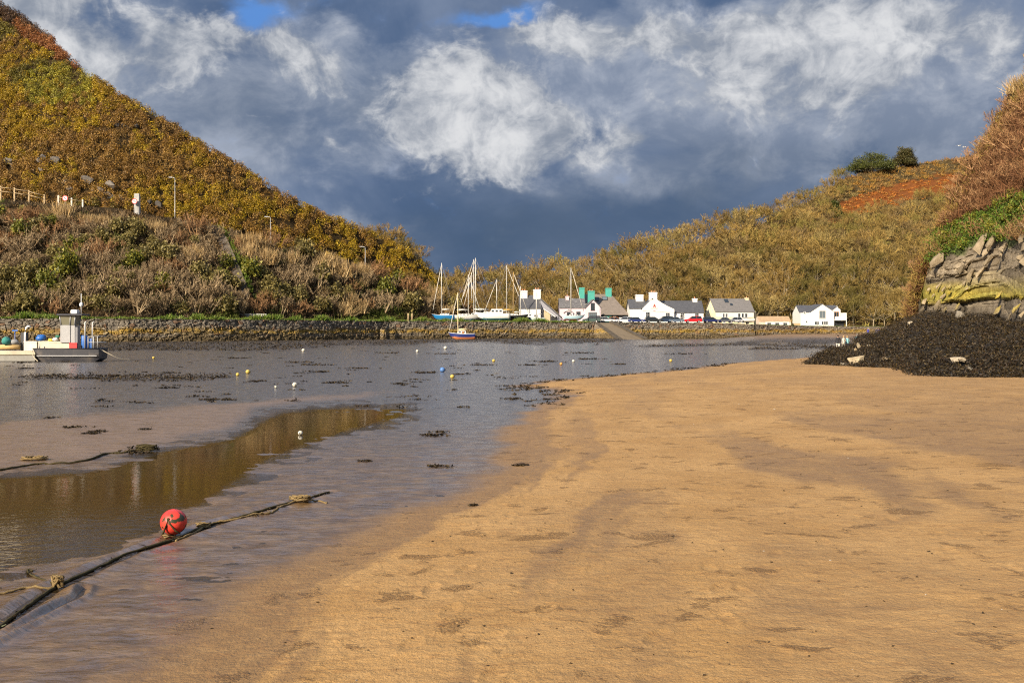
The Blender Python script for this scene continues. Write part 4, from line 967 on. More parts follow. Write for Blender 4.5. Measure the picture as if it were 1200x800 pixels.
def wall_piece(u0, u1, name, label, top=.0):
    mg = Merge(); us = [u0] + [q for q in WU if u0 < q < u1] + [u1]
    for a, b_ in zip(us[:-1], us[1:]):
        pa, pb_ = wall_xy(a), wall_xy(b_); stone_run(mg, pa, pb_, -.05, quay_z(a) + top, quay_z(b_) + top, rw, True, a * .6)
        # rubble core behind the facing stones and a ledge of fill
        t_ = np.array(pb_) - np.array(pa); nn = np.array([-t_[1], t_[0]]); nn = nn / np.linalg.norm(nn)
        za, zb_ = quay_z(a) + top - .06, quay_z(b_) + top - .06
        q = [(*(np.array(pa) + nn * .45), -.3), (*(np.array(pb_) + nn * .45), -.3), (*(np.array(pb_) + nn * .04), zb_), (*(np.array(pa) + nn * .04), za), (*(np.array(pa) + nn * .8), za), (*(np.array(pb_) + nn * .8), zb_)]
        mg.add(np.array(q), np.array([(0, 1, 2, 3), (3, 2, 5, 4)]), np.array([.10, .085, .06]))
    return tag(mg.build(name, stonem), label, 'wall')
wall_piece(-300, 454, 'harbour_wall', 'long stone harbour wall with a yellow lichen band beneath the scrubby bank')
wall_piece(456, 699, 'harbour_wall', 'rubble stone harbour wall below the boatyard and its row of boats')
wall_piece(716, 884, 'harbour_wall', 'stone harbour wall below the parked cars and the white inn')
wall_piece(885, 1075, 'harbour_wall', 'low pale stone wall at the head of the beach below the bungalow', .02)
# stub wall standing out from the corner of the long wall
mg = Merge(); x0, y0_ = wall_xy(455); stone_run(mg, (x0 - .4, y0_ - 3.0), (x0 + .2, y0_ - .8), -.05, 2.6, 4.1, rw); stone_run(mg, (x0 - 1.3, y0_ - 2.7), (x0 - .4, y0_ - 3.0), -.05, 2.5, 2.6, rw)
tag(mg.build('stone_buttress', stonem), 'short stone buttress stepping out from the bend of the harbour wall', 'wall')

# slipway going down to the harbour floor
def plan(u, D_): return ((u - CX) / F * D_, D_)
mg = MB(); a0, a1 = plan(699, 240.6), plan(716, 243); b0, b1 = plan(728, 225), plan(757, 230)
mg.loft([[(*a0, -.2), (*a1, -.2), (*a1, 4.15), (*a0, 4.15)], [(*b0, -.2), (*b1, -.2), (*b1, .12), (*b0, .12)]])
mgs = Merge(); stone_run(mgs, (a0[0]-.55, a0[1]-.2), (b0[0]-1.0, b0[1]-.2), -.05, 4.2, .2, rw)
slip = thing('slipway', 'concrete slipway with dark stone kerbs sloping down beside the parked green car', 'slipway', (0, 0, 0))
mg.build('ramp', paint('slip_concrete', (.215, .165, .105), .9, 0, .3, .6, .5, .2, (.12, .09, .05)), slip)
for (p, q, dz) in ((a0, b0, .12), (a1, b1, .35)):
    kb = MB(); kb.loft([[(p[0]-.45, p[1]-.2, -.2), (p[0]+.45, p[1]+.2, -.2), (p[0]+.45, p[1]+.2, 4.15+dz), (p[0]-.45, p[1]-.2, 4.15+dz)], [(q[0]-.9, q[1]-.2, -.2), (q[0]+.5, q[1]+.2, -.2), (q[0]+.5, q[1]+.2, .15+dz), (q[0]-.9, q[1]-.2, .15+dz)]])
    kb.build('kerb', paint('kerb_stone', (.105, .085, .06), .9, 0, .5, 1.5, .9, .2), slip)

mgs.build('side_stones', stonem, parent=slip)

# ------------------------------------------------------------------ road on the bank: lamp posts, fence, signs, retaining wall
GALV = paint('galvanised', (.42, .42, .41), .5, .3, .1, 2)
for (u, topy, hpost, lab) in ((205, 209, 8.2, 'tall pale street lamp beside the bank road below the gorse'), (317, 255, 6.5, 'second street lamp down the bank road, above the dark shrubs'), (428, 290, 5.2, 'short distant street lamp near the foot of the gorse hill')):
    a = float(np.interp(u, lu, Drd)) + .4; x = (u - CX) / F * a; zt_ = H + (HY - topy) / F * a
    t = thing('street_lamp', lab, 'street lamp', (x, a, zt_ - hpost), 0, 'street lamps along the bank road')
    m_ = MB(); m_.tube([(0, 0, -.4), (0, 0, 1.6), (0, 0, 1.7), (0, 0, hpost)], [.11, .11, .075, .06], 8); m_.build('pole', GALV, t)
    m_ = MB(); m_.tube([(0, 0, hpost - .1), (-.15, 0, hpost + .12), (-.65, 0, hpost + .2)], .07, 6); m_.build('arm', GALV, t)
    m_ = MB(); m_.loft([[(-.55, -.13, hpost+.12), (-.55, .13, hpost+.12), (-.55, .13, hpost+.28), (-.55, -.13, hpost+.28)], [(-1.3, -.09, hpost+.16), (-1.3, .09, hpost+.16), (-1.3, .09, hpost+.26), (-1.3, -.09, hpost+.26)]]); m_.build('lantern', paint('lamp_grey', (.5, .5, .5), .5), t)
WOODP = paint('post_wood', (.46, .34, .19), .85, 0, .3, 6, .4)
def roadpt(u, py_): a = float(np.interp(u, lu, Drd)) - .2; return Vector(((u - CX) / F * a, a, H + (HY - py_) / F * a))
ft = thing('road_fence', 'weathered wooden post and rail fence along the edge of the bank road', 'fence', (0, 0, 0))
fp = [(-52, 228, 218), (-26, 229, 219), (1, 229, 218), (17, 231, 220), (34, 233, 223), (52, 238, 228)]
tops = []
for u, yb_, yt_ in fp:
    p = roadpt(u, yb_); q = roadpt(u, yt_); m_ = MB(); m_.bbox(p.x - .14, p.x + .14, p.y - .14, p.y + .14, p.z - 1.2, q.z, .03); m_.build('post', WOODP, ft); tops.append((q, p))
for fz in (.25, .95):
    m_ = MB()
    for (a, pa), (b_, pb_) in zip(tops[:-1], tops[1:]): m_.tube([a.lerp(pa, fz * .6) + Vector((0, -.17, 0)), b_.lerp(pb_, fz * .6) + Vector((0, -.17, 0))], .07, 4)
    m_.build('rail', WOODP, ft)
ft2 = thing('barrier_fence', 'short white-posted barrier with a green gate panel near the round sign', 'fence', (0, 0, 0)); tops = []
for u, yb_, yt_ in ((68.5, 238, 229), (84, 241, 232), (97, 242, 234)):
    p = roadpt(u, yb_); q = roadpt(u, yt_); m_ = MB(); m_.bbox(p.x - .13, p.x + .13, p.y - .13, p.y + .13, p.z - 1.0, q.z, .03); m_.build('post', paint('post_white', (.72, .66, .55), .7), ft2); tops.append(q - Vector((0, .16, .35)))
m_ = MB(); m_.tube(tops, .07, 4); m_.build('rail', WOODP, ft2)
RED = paint('sign_red', (.62, .03, .025), .5); SWH = paint('sign_white', (.82, .82, .82), .5)
def round_sign(u, yc, yb_, lab, off=0.0):
    p = roadpt(u, yb_); c = roadpt(u, yc) - Vector((0, .3, 0)); r_ = .56
    t = thing('road_sign', lab, 'sign', (p.x, p.y - .3 + off, p.z), 0, 'round road signs on the bank road'); cz = c.z - p.z
    m_ = MB(); m_.tube([(0, .06, -1), (0, .06, cz)], .05, 6); m_.build('pole', GALV, t)
    def disc(r0, y0_, y1_, nm, mt):
        m2 = MB(); m2.loft([[(r0 * math.cos(k * .3926991), y_, cz + r0 * math.sin(k * .3926991)) for k in range(16)] for y_ in (y0_, y1_)]); m2.build(nm, mt, t)
    disc(r_, 0, .03, 'sign_plate', SWH)
    m_ = MB(); n_ = 20
    vs = []; 
    for rr in (r_ * .74, r_): vs += [(rr * math.cos(2*math.pi*k/n_), -.006, cz + rr * math.sin(2*math.pi*k/n_)) for k in range(n_)]
    m_.add(vs, [(k, (k+1) % n_, n_ + (k+1) % n_, n_ + k) for k in range(n_)]); m_.build('red_ring', RED, t)
    m_ = MB(); m_.box(-.26, .26, -.010, -.004, cz - .09, cz + .09, M=Matrix.Translation((0, 0, cz)) @ Matrix.Rotation(math.radians(35), 4, 'Y') @ Matrix.Translation((0, 0, -cz))); m_.build('symbol', RED, t)
    return t
round_sign(77, 232.5, 241, 'round red and white road sign beside the white-posted barrier')
round_sign(159.5, 236.5, 246, 'round red and white road sign fixed to the grey stone pillar', -.6)
p = roadpt(160.5, 246); q = roadpt(160.5, 227); m_ = MB(); w_ = 14 / F * p.y / 4.6; m_.loft([[(p.x - w_*k, p.y - .25, z), (p.x + w_*k, p.y - .25, z), (p.x + w_*k, p.y + .5, z), (p.x - w_*k, p.y + .5, z)] for z, k in ((p.z - 1.5, 1.0), (q.z - .15, .95), (q.z, .85))])
tag(m_.build('stone_pillar', paint('pillar_stone', (.40, .39, .37), .85, 0, .25, 1.5, .5)), 'upright grey stone pillar beside the bank road', 'pillar')

# outcrops of bare rock in the gorse
for (u, py_, s_, lab) in ((8, 193, 1.9, 'pale rock outcrop at the frame edge above the wooden fence'), (62, 193, 2.3, 'broken grey rock outcrop above the barrier fence'), (52, 203, 1.5, 'smaller grey rock below the broken outcrop'), (105, 224, 2.6, 'long grey rock slab beside the road near the pillar'), (128, 231, 2.2, 'low grey roadside rock between the barrier and the pillar'), (144, 148, 1.7, 'dark craggy rock sticking out of the gorse halfway up the hill'), (78, 216, 1.4, 'small rock beside the round sign'), (170, 240, 1.8, 'dark rock behind the stone pillar')):
    a, e = float(np.interp(u, lu, D0)), float(np.interp(u, lu, DR)); ds = np.linspace(a, e, 400); zz = left.z(np.full(400, float(u)), ds); pj = HY - (zz - H) / ds * F
    Dd = float(ds[np.argmin(np.abs(pj - py_))]); p = left.pt(np.array(float(u)), np.array(Dd)); mg = Merge()
    for i in range(7):
        v, f = ROCKS[int(rw.integers(10))]; k_ = s_ * rw.uniform(.22, .58)
        mg.add((v * np.array([k_ * 1.2, k_ * .8, k_ * .7])) @ rot_m(rw.normal(0, .4), .6, rw.normal(0, .5)).T + p + rw.normal(size=3) * np.array([s_ * .7, s_ * .3, s_ * .35]) + np.array([0, .0, .1]), f, np.array([.19, .17, .15]) * rw.uniform(.6, 1.3) * (.45 if 'dark' in lab else 1))
    tag(mg.build('rock_outcrop', rockm), lab, 'rock')
# sloping retaining wall with a green verge
pts = [(250, 264, 2.0), (262, 282, 2.2), (272, 304, 2.6), (281, 326, 3.0), (289, 346, 2.2)]
ring = []
def bankpt(u, py_):
    a, e = float(np.interp(u, lu, D0)) - 1, float(np.interp(u, lu, Drd)) + 2; ds = np.linspace(a, e, 300); zz = left.z(np.full(300, float(u)), ds); pj = HY - (zz - H) / ds * F
    i = int(np.argmin(np.abs(pj - py_))); return Vector(((u - CX) / F * ds[i], ds[i], zz[i]))
for u, py_, h_ in pts:
    p = bankpt(u, py_); ring.append([(p.x - h_ * .9, p.y - .9, p.z - 1.2), (p.x + .3, p.y - .9, p.z - .8), (p.x + .5, p.y - .2, p.z + 1.0), (p.x - .1, p.y + .2, p.z + 1.15), (p.x - h_ * .55, p.y - .2, p.z + .7)])
m_ = MB(); m_.loft(ring); t = thing('retaining_wall', 'dark sloping stone retaining wall running down the bank below the road', 'wall')
m_.build('stone_face', paint('retaining_stone', (.115, .095, .075), .95, 0, .5, 1.6, 1.0, .2), t)
mg = Merge()
for (a, b_) in zip(pts[:-1], pts[1:]):
    for k_ in range(70):
        f_ = rw.random(); u = a[0] + (b_[0] - a[0]) * f_ + rw.uniform(1.5, 5); py_ = a[1] + (b_[1] - a[1]) * f_; p = np.array(bankpt(u, py_)) + np.array([.3, -.2, .5]); n_ = 5
        mg.add(*ribbons(p + rw.normal(size=(n_, 3)) * .3, unit(rw.normal(size=(n_, 3)) * .5 + np.array([0, -.3, .8])), rw.uniform(.3, .7, n_), np.full(n_, .14), pick_cols([(.12, .19, .02), (.17, .22, .03)], n_, rw), .3, rw))
mg.build('verge', leafm, parent=t)
# low concrete wall and small posts behind the quay grass
p = px_point(296, 372, wallD(296) + 4.2); m_ = MB(); m_.bbox(p.x - 2.6, p.x + 2.6, p.y, p.y + .4, QZ - .3, QZ + 1.2, .04); tag(m_.build('low_wall', paint('pale_concrete', (.42, .41, .38), .9, 0, .2, 2)), 'short grey concrete wall in the shade at the foot of the bank', 'wall')
for u, yt_, lab in ((478.5, 367, 'tall pale wooden mooring post on the quay, first of the group'), (483, 367, 'tall pale wooden mooring post on the quay, second of the group'), (493, 373, 'short wooden mooring post on the quay nearest the blue yacht')):
    Dd = float(wallD(u)) + 1.0; x = (u - CX) / F * Dd; zt_ = H + (HY - yt_) / F * Dd; m_ = MB(); m_.tube([(x, Dd, QZ - .3), (x, Dd, zt_ - .06), (x, Dd, zt_)], [.17, .16, .11], 8); tag(m_.build('mooring_post', WOODP), lab, 'post', 'mooring posts on the quay')

# ------------------------------------------------------------------ houses
def roof_gable(x0, x1, y0, y1, ze, zr, axis='x', ov=.3, th=.14, mi=0, mb=None):
    m_ = mb or MB()
    a0, a1, b0, b1 = (x0, x1, y0, y1) if axis == 'x' else (y0, y1, x0, x1)
    mid_ = (b0 + b1) / 2; s_ = (zr - ze) / (mid_ - b0); q = [(b0 - ov, ze - ov * s_ + .03), (mid_, zr + .03), (b1 + ov, ze - ov * s_ + .03), (b1 + ov, ze - ov * s_ + .03 + th), (mid_, zr + .03 + th), (b0 - ov, ze - ov * s_ + .03 + th)]
    # two halves so that faces stay planar and convex
    m_.prism([q[0], q[1], q[4], q[5]], axis, a0 - ov, a1 + ov, mi); m_.prism([q[1], q[2], q[3], q[4]], axis, a0 - ov, a1 + ov, mi); return m_
def walls_gable(x0, x1, y0, y1, z0_, ze, zr, axis='x', mb=None):
    m_ = mb or MB()
    if axis == 'x': m_.prism([(y0, z0_), (y1, z0_), (y1, ze), ((y0 + y1) / 2, zr), (y0, ze)], 'x', x0, x1)
    else: m_.prism([(x0, z0_), (x1, z0_), (x1, ze), ((x0 + x1) / 2, zr), (x0, ze)], 'y', y0, y1)
    return m_
def window(par, x, z, w_, h_, y, bars=(1, 1), frame=WHITE, pane=GLASS, name='window', label=None, side=None):
    """window set in a wall facing -y (or -x when side is given): frame and its pane"""
    M = None
    if side is not None: M = Matrix.Translation((y, x, 0)) @ Matrix.Rotation(-math.pi / 2, 4, 'Z')
    X = 0 if side is not None else x; Y = 0 if side is not None else y
    m_ = MB(); b = .09; d0, d1 = Y - .07, Y + .05
    for (xa, xb, za, zb_) in ((X-w_/2, X+w_/2, z, z+b), (X-w_/2, X+w_/2, z+h_-b, z+h_), (X-w_/2, X-w_/2+b, z+b, z+h_-b), (X+w_/2-b, X+w_/2, z+b, z+h_-b)): m_.box(xa, xb, d0, d1, za, zb_, M=M)
    for i in range(1, bars[0] + 1): xx_ = X - w_/2 + w_ * i / (bars[0] + 1); m_.box(xx_-.03, xx_+.03, Y-.05, Y+.04, z+b, z+h_-b, M=M)
    for i in range(1, bars[1] + 1): zz_ = z + h_ * i / (bars[1] + 1); m_.box(X-w_/2+b, X+w_/2-b, Y-.055, Y+.045, zz_-.03, zz_+.03, M=M)
    m_.box(X-w_/2-.08, X+w_/2+.08, Y-.12, Y-.001, z-.09, z-.003, M=M)
    o = m_.build(name, frame, par)
    p_ = MB(); p_.box(X-w_/2+b*.6, X+w_/2-b*.6, Y-.025, Y+.02, z+b*.6, z+h_-b*.6, M=M); p_.build('pane', pane, o)
    if label: o['label'] = label
    return o
def chimney(par, x0, x1, y0, y1, z0_, z1, mat, pots=2, cap=True):
    m_ = MB(); m_.box(x0, x1, y0, y1, z0_, z1); 
    if cap: m_.box(x0-.09, x1+.09, y0-.09, y1+.09, z1-.28, z1-.1)
    o = m_.build('chimney', mat, par)
    for i in range(pots):
        q = MB(); px_ = x0 + (x1 - x0) * (i + 1) / (pots + 1); q.tube([(px_, (y0+y1)/2, z1-.05), (px_, (y0+y1)/2, z1+.45)], [.17, .13], 8); q.build('chimney_pot', paint('terracotta', (.45, .20, .10), .8), o)
    return o
def frame_of(pc, D_):
    s_ = D_ / F; zq_ = None
    return lambda px: (px - pc) * s_, lambda py: H + (HY - py) * s_, s_
# --- cottage with two square white chimneys
D_ = 250.0; LX, LZ, S = frame_of(622, D_); x_ = (622 - CX) * S; zb_ = QZ
h1 = thing('cottage', 'white cottage with two square white chimneys and a long slate roof falling to one side', 'house', (x_, D_, zb_))
lz = lambda py: LZ(py) - zb_
m_ = MB(); walls_gable(LX(608.5), LX(633.5), 0, 7.0, -.3, lz(361.5), lz(346) - .1, 'x', m_); m_.build('wall', WHITE, h1)
o = roof_gable(LX(608.5), LX(633.5), 0, 7.0, lz(361.5), lz(346), 'x', .12).build('roof', SLATE, h1)
chimney(h1, LX(609.6), LX(618.2), 2.6, 4.4, lz(350), lz(340), WHITE, 2); chimney(h1, LX(625.4), LX(634), 2.4, 4.2, lz(350), lz(338.5), WHITE, 2)
lt = MB(); lt.prism([(LX(633.5)+.01, lz(349)), (LX(659), lz(371.5)), (LX(659), lz(371.5)-.25), (LX(633.5)+.01, lz(349)-.3)], 'y', .5, 8.5); lt.build('side_roof', SLATEL, h1)
lt = MB(); lt.prism([(LX(633.5)+.02, -.3), (LX(657.5), -.3), (LX(657.5), lz(371.5)-.15), (LX(633.5)+.02, lz(349)-.45)], 'y', 1.2, 8.0); o = lt.build('side_wall', paint('shade_grey', (.30, .30, .34), .8), h1)  # shadow on the cottage's side is put into this grey paint
lt = MB(); lt.prism([(LX(637.6), lz(376)), (LX(645), lz(376)), (LX(645), lz(367.5)), (LX(637.6), lz(362.5))], 'y', .95, 1.19); lt.build('shutter_panel', paint('beige_boards', (.50, .40, .25), .8, 0, .2, 2), h1)
lt = MB(); lt.box(LX(646), LX(653), 1.05, 1.19, -.25, lz(370.5)); lt.build('doorway', DARK, h1)
lt = MB(); lt.prism([(LX(637), lz(361.2)), (LX(651), lz(370.8)), (LX(651), lz(371.8)), (LX(637), lz(362.3))], 'y', .3, .75); lt.build('bargeboard', WHITE, h1)
window(h1, LX(614), lz(374), 1.0, 1.2, 0); window(h1, LX(628), lz(374), 1.0, 1.2, 0)
# --- lavender house with slate roof
D_ = 254.0; LX, LZ, S = frame_of(682, D_); x_ = (682 - CX) * S; lz = lambda py: LZ(py) - QZ
LAV = paint('lavender_render', (.62, .52, .56), .8, 0, .08, 1.5)
h2 = thing('lavender_house', 'pale lavender rendered house with mottled slate roof and glazed gable doors', 'house', (x_, D_, QZ))
walls_gable(LX(656.5), LX(687), 1.6, 8.4, -.3, lz(360.5), lz(349.5) - .1, 'x').build('wall', LAV, h2)
roof_gable(LX(656.5), LX(686), 1.6, 8.4, lz(360.5), lz(349.5), 'x', .2).build('roof', SLATEL, h2)
walls_gable(LX(686.5), LX(704), 0, 9, -.3, lz(360.5), lz(351.2) - .1, 'y').build('gable_wall', LAV, h2)
roof_gable(LX(686.5), LX(704), 0, 9, lz(360.5), lz(351.2), 'y', .18).build('gable_roof', SLATEL, h2)
chimney(h2, LX(664), LX(668), 4.2, 5.6, lz(351), lz(346.2), LAV, 1)
window(h2, LX(694.5), lz(377), LX(699.5) - LX(689.5), lz(366) - lz(377), 0, (3, 0), paint('door_wood', (.10, .09, .08), .6), GLASS2, 'glazed_door')
window(h2, LX(694.6), lz(363.5), 1.0, lz(354.8) - lz(363.5), 0, (0, 2), DARK, GLASS)
window(h2, LX(678.3), lz(369.3), 1.05, lz(365) - lz(369.3), 1.6, (1, 0), DARK, GLASS)
m_ = MB(); walls_gable(LX(661.5), LX(671.5), .2, 1.58, -.3, lz(366.5), lz(363.2), 'y', m_); pw = m_.build('porch', LAV, h2)
roof_gable(LX(661.5), LX(671.5), .2, 1.58, lz(366.5), lz(363.0), 'y', .16, .12).build('porch_roof', SLATE, pw)
window(pw, LX(666.5), lz(369), .9, .8, .2, (0, 0), DARK, GLASS)
# --- big house with turquoise chimneys
D_ = 266.0; LX, LZ, S = frame_of(708, D_); x_ = (708 - CX) * S; lz = lambda py: LZ(py) - QZ
TEAL = paint('turquoise_paint', (.06, .34, .28), .6, 0, .12, 1.5); BROOF = slate_mat('brown_slate', (.17, .14, .115), (.21, .175, .145)); TDARK = paint('dark_teal_boards', (.035, .075, .085), .7)
h3 = thing('large_house', 'large house with a broad brown slate roof and turquoise chimneys', 'house', (x_, D_, QZ))
m_ = MB(); m_.box(LX(684), LX(736), 3.0, 12.5, -.3, lz(367.5)); m_.build('wall', TDARK, h3)
ridge_y = 8.5
m_ = MB(); V_ = [(LX(680), 2.2, lz(368)), (LX(738), 2.2, lz(368)), (LX(720), ridge_y, lz(343.2)), (LX(686), ridge_y, lz(343.2)), (LX(738), 13.5, lz(366)), (LX(680), 13.5, lz(366))]
V_ += [(a, b_, c_ - .2) for a, b_, c_ in V_]
m_.add(V_, [(0, 1, 2, 3), (1, 4, 2), (2, 4, 5, 3), (5, 0, 3), (0, 6, 7, 1), (1, 7, 10, 4), (4, 10, 11, 5), (5, 11, 6, 0), (6, 11, 10, 7)]); rf = m_.build('roof', BROOF, h3)
for (a, b_, yt_, y0_, z0_) in ((680.2, 686.4, 336, 4.5, 352), (690.2, 698, 340.2, 3.2, 358), (713, 720, 336, 7.6, 347)):
    chimney(h3, LX(a), LX(b_), y0_, y0_ + 1.5, lz(z0_), lz(yt_), TEAL, 2 if yt_ > 338 else 0)
def on_roof(px, py, w_, h_, nm, mt):   # plate following the front slope
    t_ = (lz(py) - lz(368)) / (lz(343.2) - lz(368)); yy = 2.2 + t_ * (ridge_y - 2.2); sl_ = math.atan2(lz(343.2) - lz(368), ridge_y - 2.2)
    M = Matrix.Translation((LX(px), yy, lz(py))) @ Matrix.Rotation(sl_, 4, 'X'); q = MB(); q.box(-w_/2, w_/2, -h_/2, h_/2, .02, .14, M=M); o = q.build(nm, DARK, h3)
    q = MB(); q.box(-w_/2+.12, w_/2-.12, -h_/2+.12, h_/2-.12, .13, .16, M=M); q.build('pane', mt, o)
on_roof(701, 349.5, 1.6, 1.5, 'skylight', GLASS); on_roof(711.5, 348.8, 1.5, 1.5, 'skylight', GLASS2)
for px in (705, 714.5, 722, 729): 
    m_ = MB(); m_.box(LX(px) - .9, LX(px) + .9, 2.9, 2.99, .1, lz(369)); m_.build('shopfront_panel', TEAL if px > 706 and px < 716 else DARK, h3)
window(h3, LX(709.3), lz(374.5), 1.0, 1.6, 2.98, (0, 0), WHITE, paint('cream_blind', (.70, .66, .50), .7)); window(h3, LX(721.5), lz(374.5), .8, .9, 2.88, (0, 0), WHITE, GLASS)
m_ = MB(); m_.prism([(LX(723.5), 0), (LX(740), 0), (LX(740), lz(361)), (LX(733), lz(356)), (LX(726), lz(349))], 'y', 14.2, 20); ba = thing('outbuilding', 'white gable end showing behind the brown slate roof', 'house', (x_, D_, QZ)); m_.build('wall', WHITE, ba)
m_ = MB(); m_.prism([(LX(725.2), lz(348.2)), (LX(737), lz(358.3)), (LX(737), lz(359.2)), (LX(725.2), lz(349.3))], 'y', 14.0, 20.3); m_.build('roof', SLATE, ba)
# --- the inn
D_ = 262.0; LX, LZ, S = frame_of(782, D_); x_ = (782 - CX) * S; lz = lambda py: LZ(py) - QZ
h4 = thing('inn', 'long white inn with a tall gable, white chimneys and dark slate roof behind the cars', 'inn', (x_, D_, QZ))
walls_gable(LX(752.3), LX(790), 0, 8.5, -.3, lz(363.2), lz(351.6) - .1, 'y').build('gable_wall', WHITE, h4)
# the gable's flank on the open side drops in a shallow curve to the lower eave
roof_gable(LX(753), LX(776.5), .15, 8.3, lz(361.2), lz(350.2), 'y', .02, .14).build('gable_roof', SLATE, h4)
m_ = MB(); m_.prism([(LX(752.6), lz(364)), (LX(790.2), lz(366)), (LX(790.2), lz(362.3)), (LX(785), lz(359.8)), (LX(778), lz(356.5)), (LX(772), lz(352.3)), (LX(770.5), lz(351.2)), (LX(763), lz(351.2)), (LX(752.6), lz(361.6))], 'y', -.12, .06); m_.build('gable_face', WHITE, h4)
walls_gable(LX(789.5), LX(825.3), 1.0, 8.6, -.3, lz(366.2), lz(352.6) - .1, 'x').build('wall', WHITE, h4)
roof_gable(LX(771), LX(825.6), 1.0, 8.6, lz(366.2), lz(352.4), 'x', .16).build('roof', SLATE, h4)
walls_gable(LX(739.5), LX(752.6), 2.6, 9.2, -.3, lz(361.4), lz(350.6) - .1, 'x').build('wing_wall', WHITE, h4)
roof_gable(LX(739), LX(758.5), 2.6, 9.2, lz(361.4), lz(350.4), 'x', .15).build('wing_roof', SLATE, h4)
chimney(h4, LX(748), LX(757), 5.0, 6.5, lz(354), lz(344.4), WHITE, 0); chimney(h4, LX(761.8), LX(770.8), 1.0, 2.6, lz(353), lz(342.2), WHITE, 2); chimney(h4, LX(815.2), LX(820.8), 4.3, 5.4, lz(355), lz(349), WHITE, 1)
for px, y_, yt_, yb_ in ((759, -.12, 365.6, 372), (782.2, -.12, 366.4, 372), (800.4, 1.0, 366.8, 371.8), (817.4, 1.0, 366.8, 371.8)): window(h4, LX(px), lz(yb_), 1.02, lz(yt_) - lz(yb_), y_, (1, 1), paint('grey_frame', (.42, .41, .40), .6), GLASS)
window(h4, LX(800), .9, .01 + .9, 1.2, 1.0, (0, 0), paint('grey_frame', (.42, .41, .40), .6), GLASS)
INNR = paint('sign_dark_red', (.36, .06, .04), .6)
m_ = MB(); ex, ez = LX(766.8), lz(358.4)   # red heraldic beast emblem on the gable
m_.prism([(ex-.30, ez-.42), (ex-.10, ez-.45), (ex-.02, ez-.18), (ex+.16, ez-.20), (ex+.20, ez-.45), (ex+.36, ez-.44), (ex+.32, ez+.02), (ex+.18, ez+.20), (ex+.24, ez+.44), (ex+.02, ez+.55), (ex-.08, ez+.40), (ex-.26, ez+.36), (ex-.12, ez+.20), (ex-.28, ez+.02)], 'y', -.15, -.121); m_.build('emblem', INNR, h4)
def lettering(txt, x, z, size, y, mat, par, name='lettering'):
    cu = bpy.data.curves.new(name, 'FONT'); cu.body = txt; cu.size = size; cu.extrude = .008; cu.align_x = 'CENTER'; cu.align_y = 'CENTER'
    o = bpy.data.objects.new(name, cu); COL.objects.link(o); dg = bpy.context.evaluated_depsgraph_get(); me = bpy.data.meshes.new_from_object(o.evaluated_get(dg)); bpy.data.objects.remove(o)
    me.materials.clear(); me.materials.append(mat); o = bpy.data.objects.new(name, me); COL.objects.link(o); o.location = (x, y, z); o.rotation_euler = (math.pi / 2, 0, 0); o.parent = par; return o
lettering('HARBOUR', LX(766.6), lz(361.4), .40, -.135, INNR, h4); lettering('INN', LX(766.8), lz(364.2), .36, -.135, INNR, h4)
m_ = MB(); m_.bbox(LX(724.5), LX(742), -2.4, -2.1, -.3, lz(372.2), .03); m_.build('yard_wall', WHITE, h4)
# --- cream house, turned a little so that its end gable shows
D_ = 265.5; LX, LZ, S = frame_of(858, D_); x_ = (858 - CX) * S; lz = lambda py: LZ(py) - QZ
CREAM = paint('cream_render', (.74, .66, .44), .75, 0, .08, 1.2); GREYR = slate_mat('grey_slate', (.15, .14, .135), (.19, .18, .17))
h5 = thing('cream_house', 'cream house with a plain grey slate roof beside the white inn', 'house', (x_ + .7, D_, QZ - .25), math.radians(9))
W5 = 5.35
walls_gable(-W5, W5, 0, 7.6, -.3, lz(365) + .25, lz(350) + .15, 'x').build('wall', CREAM, h5); roof_gable(-W5, W5, 0, 7.6, lz(365) + .25, lz(350) + .25, 'x', .22).build('roof', GREYR, h5)
m_ = MB(); m_.box(-W5 + .05, W5 - .05, -.05, -.003, lz(371.5) + .25, lz(365.6) + .2); m_.build('upper_render', WHITE, h5)
chimney(h5, W5 - .95, W5 - .1, 3.3, 4.3, lz(351), lz(348.4) + .25, CREAM, 1)
for px in (844.2, 847.6): window(h5, (px - 858) * S, lz(372) + .25, .62, 1.1, -.06, (0, 1), WHITE, GLASS)
for px in (863.2, 867.6, 871.8): window(h5, (px - 858) * S, lz(372.2) + .25, .72, 1.2, -.06, (0, 0), WHITE, GLASS)
for px in (845, 853, 868): window(h5, (px - 858) * S, .25, .7, .9, 0, (0, 0), WHITE, GLASS2)
for y_, z_ in ((2.4, lz(366) + .2), (5.2, lz(366)), (3.8, lz(359))): window(h5, y_, z_, .8, 1.0, -W5, (1, 1), WHITE, GLASS2, side=1)
m_ = MB(); m_.box(W5 + .01, W5 + 1.1, 1.2, 5, -.3, lz(364.5) + .25); m_.build('end_annexe', CREAM, h5)
sl_ = math.atan2(lz(350) - lz(365), 3.8); M = Matrix.Translation((-.75, 2.3, lz(365) + .25 + 2.3 * math.tan(sl_) + .18)) @ Matrix.Rotation(sl_, 4, 'X'); m_ = MB(); m_.box(-1.0, .1, .3, 1.7, 0, .1, M=M); m_.box(.2, .9, -.9, -.1, 0, .1, M=M); m_.build('skylight', GLASS, h5)
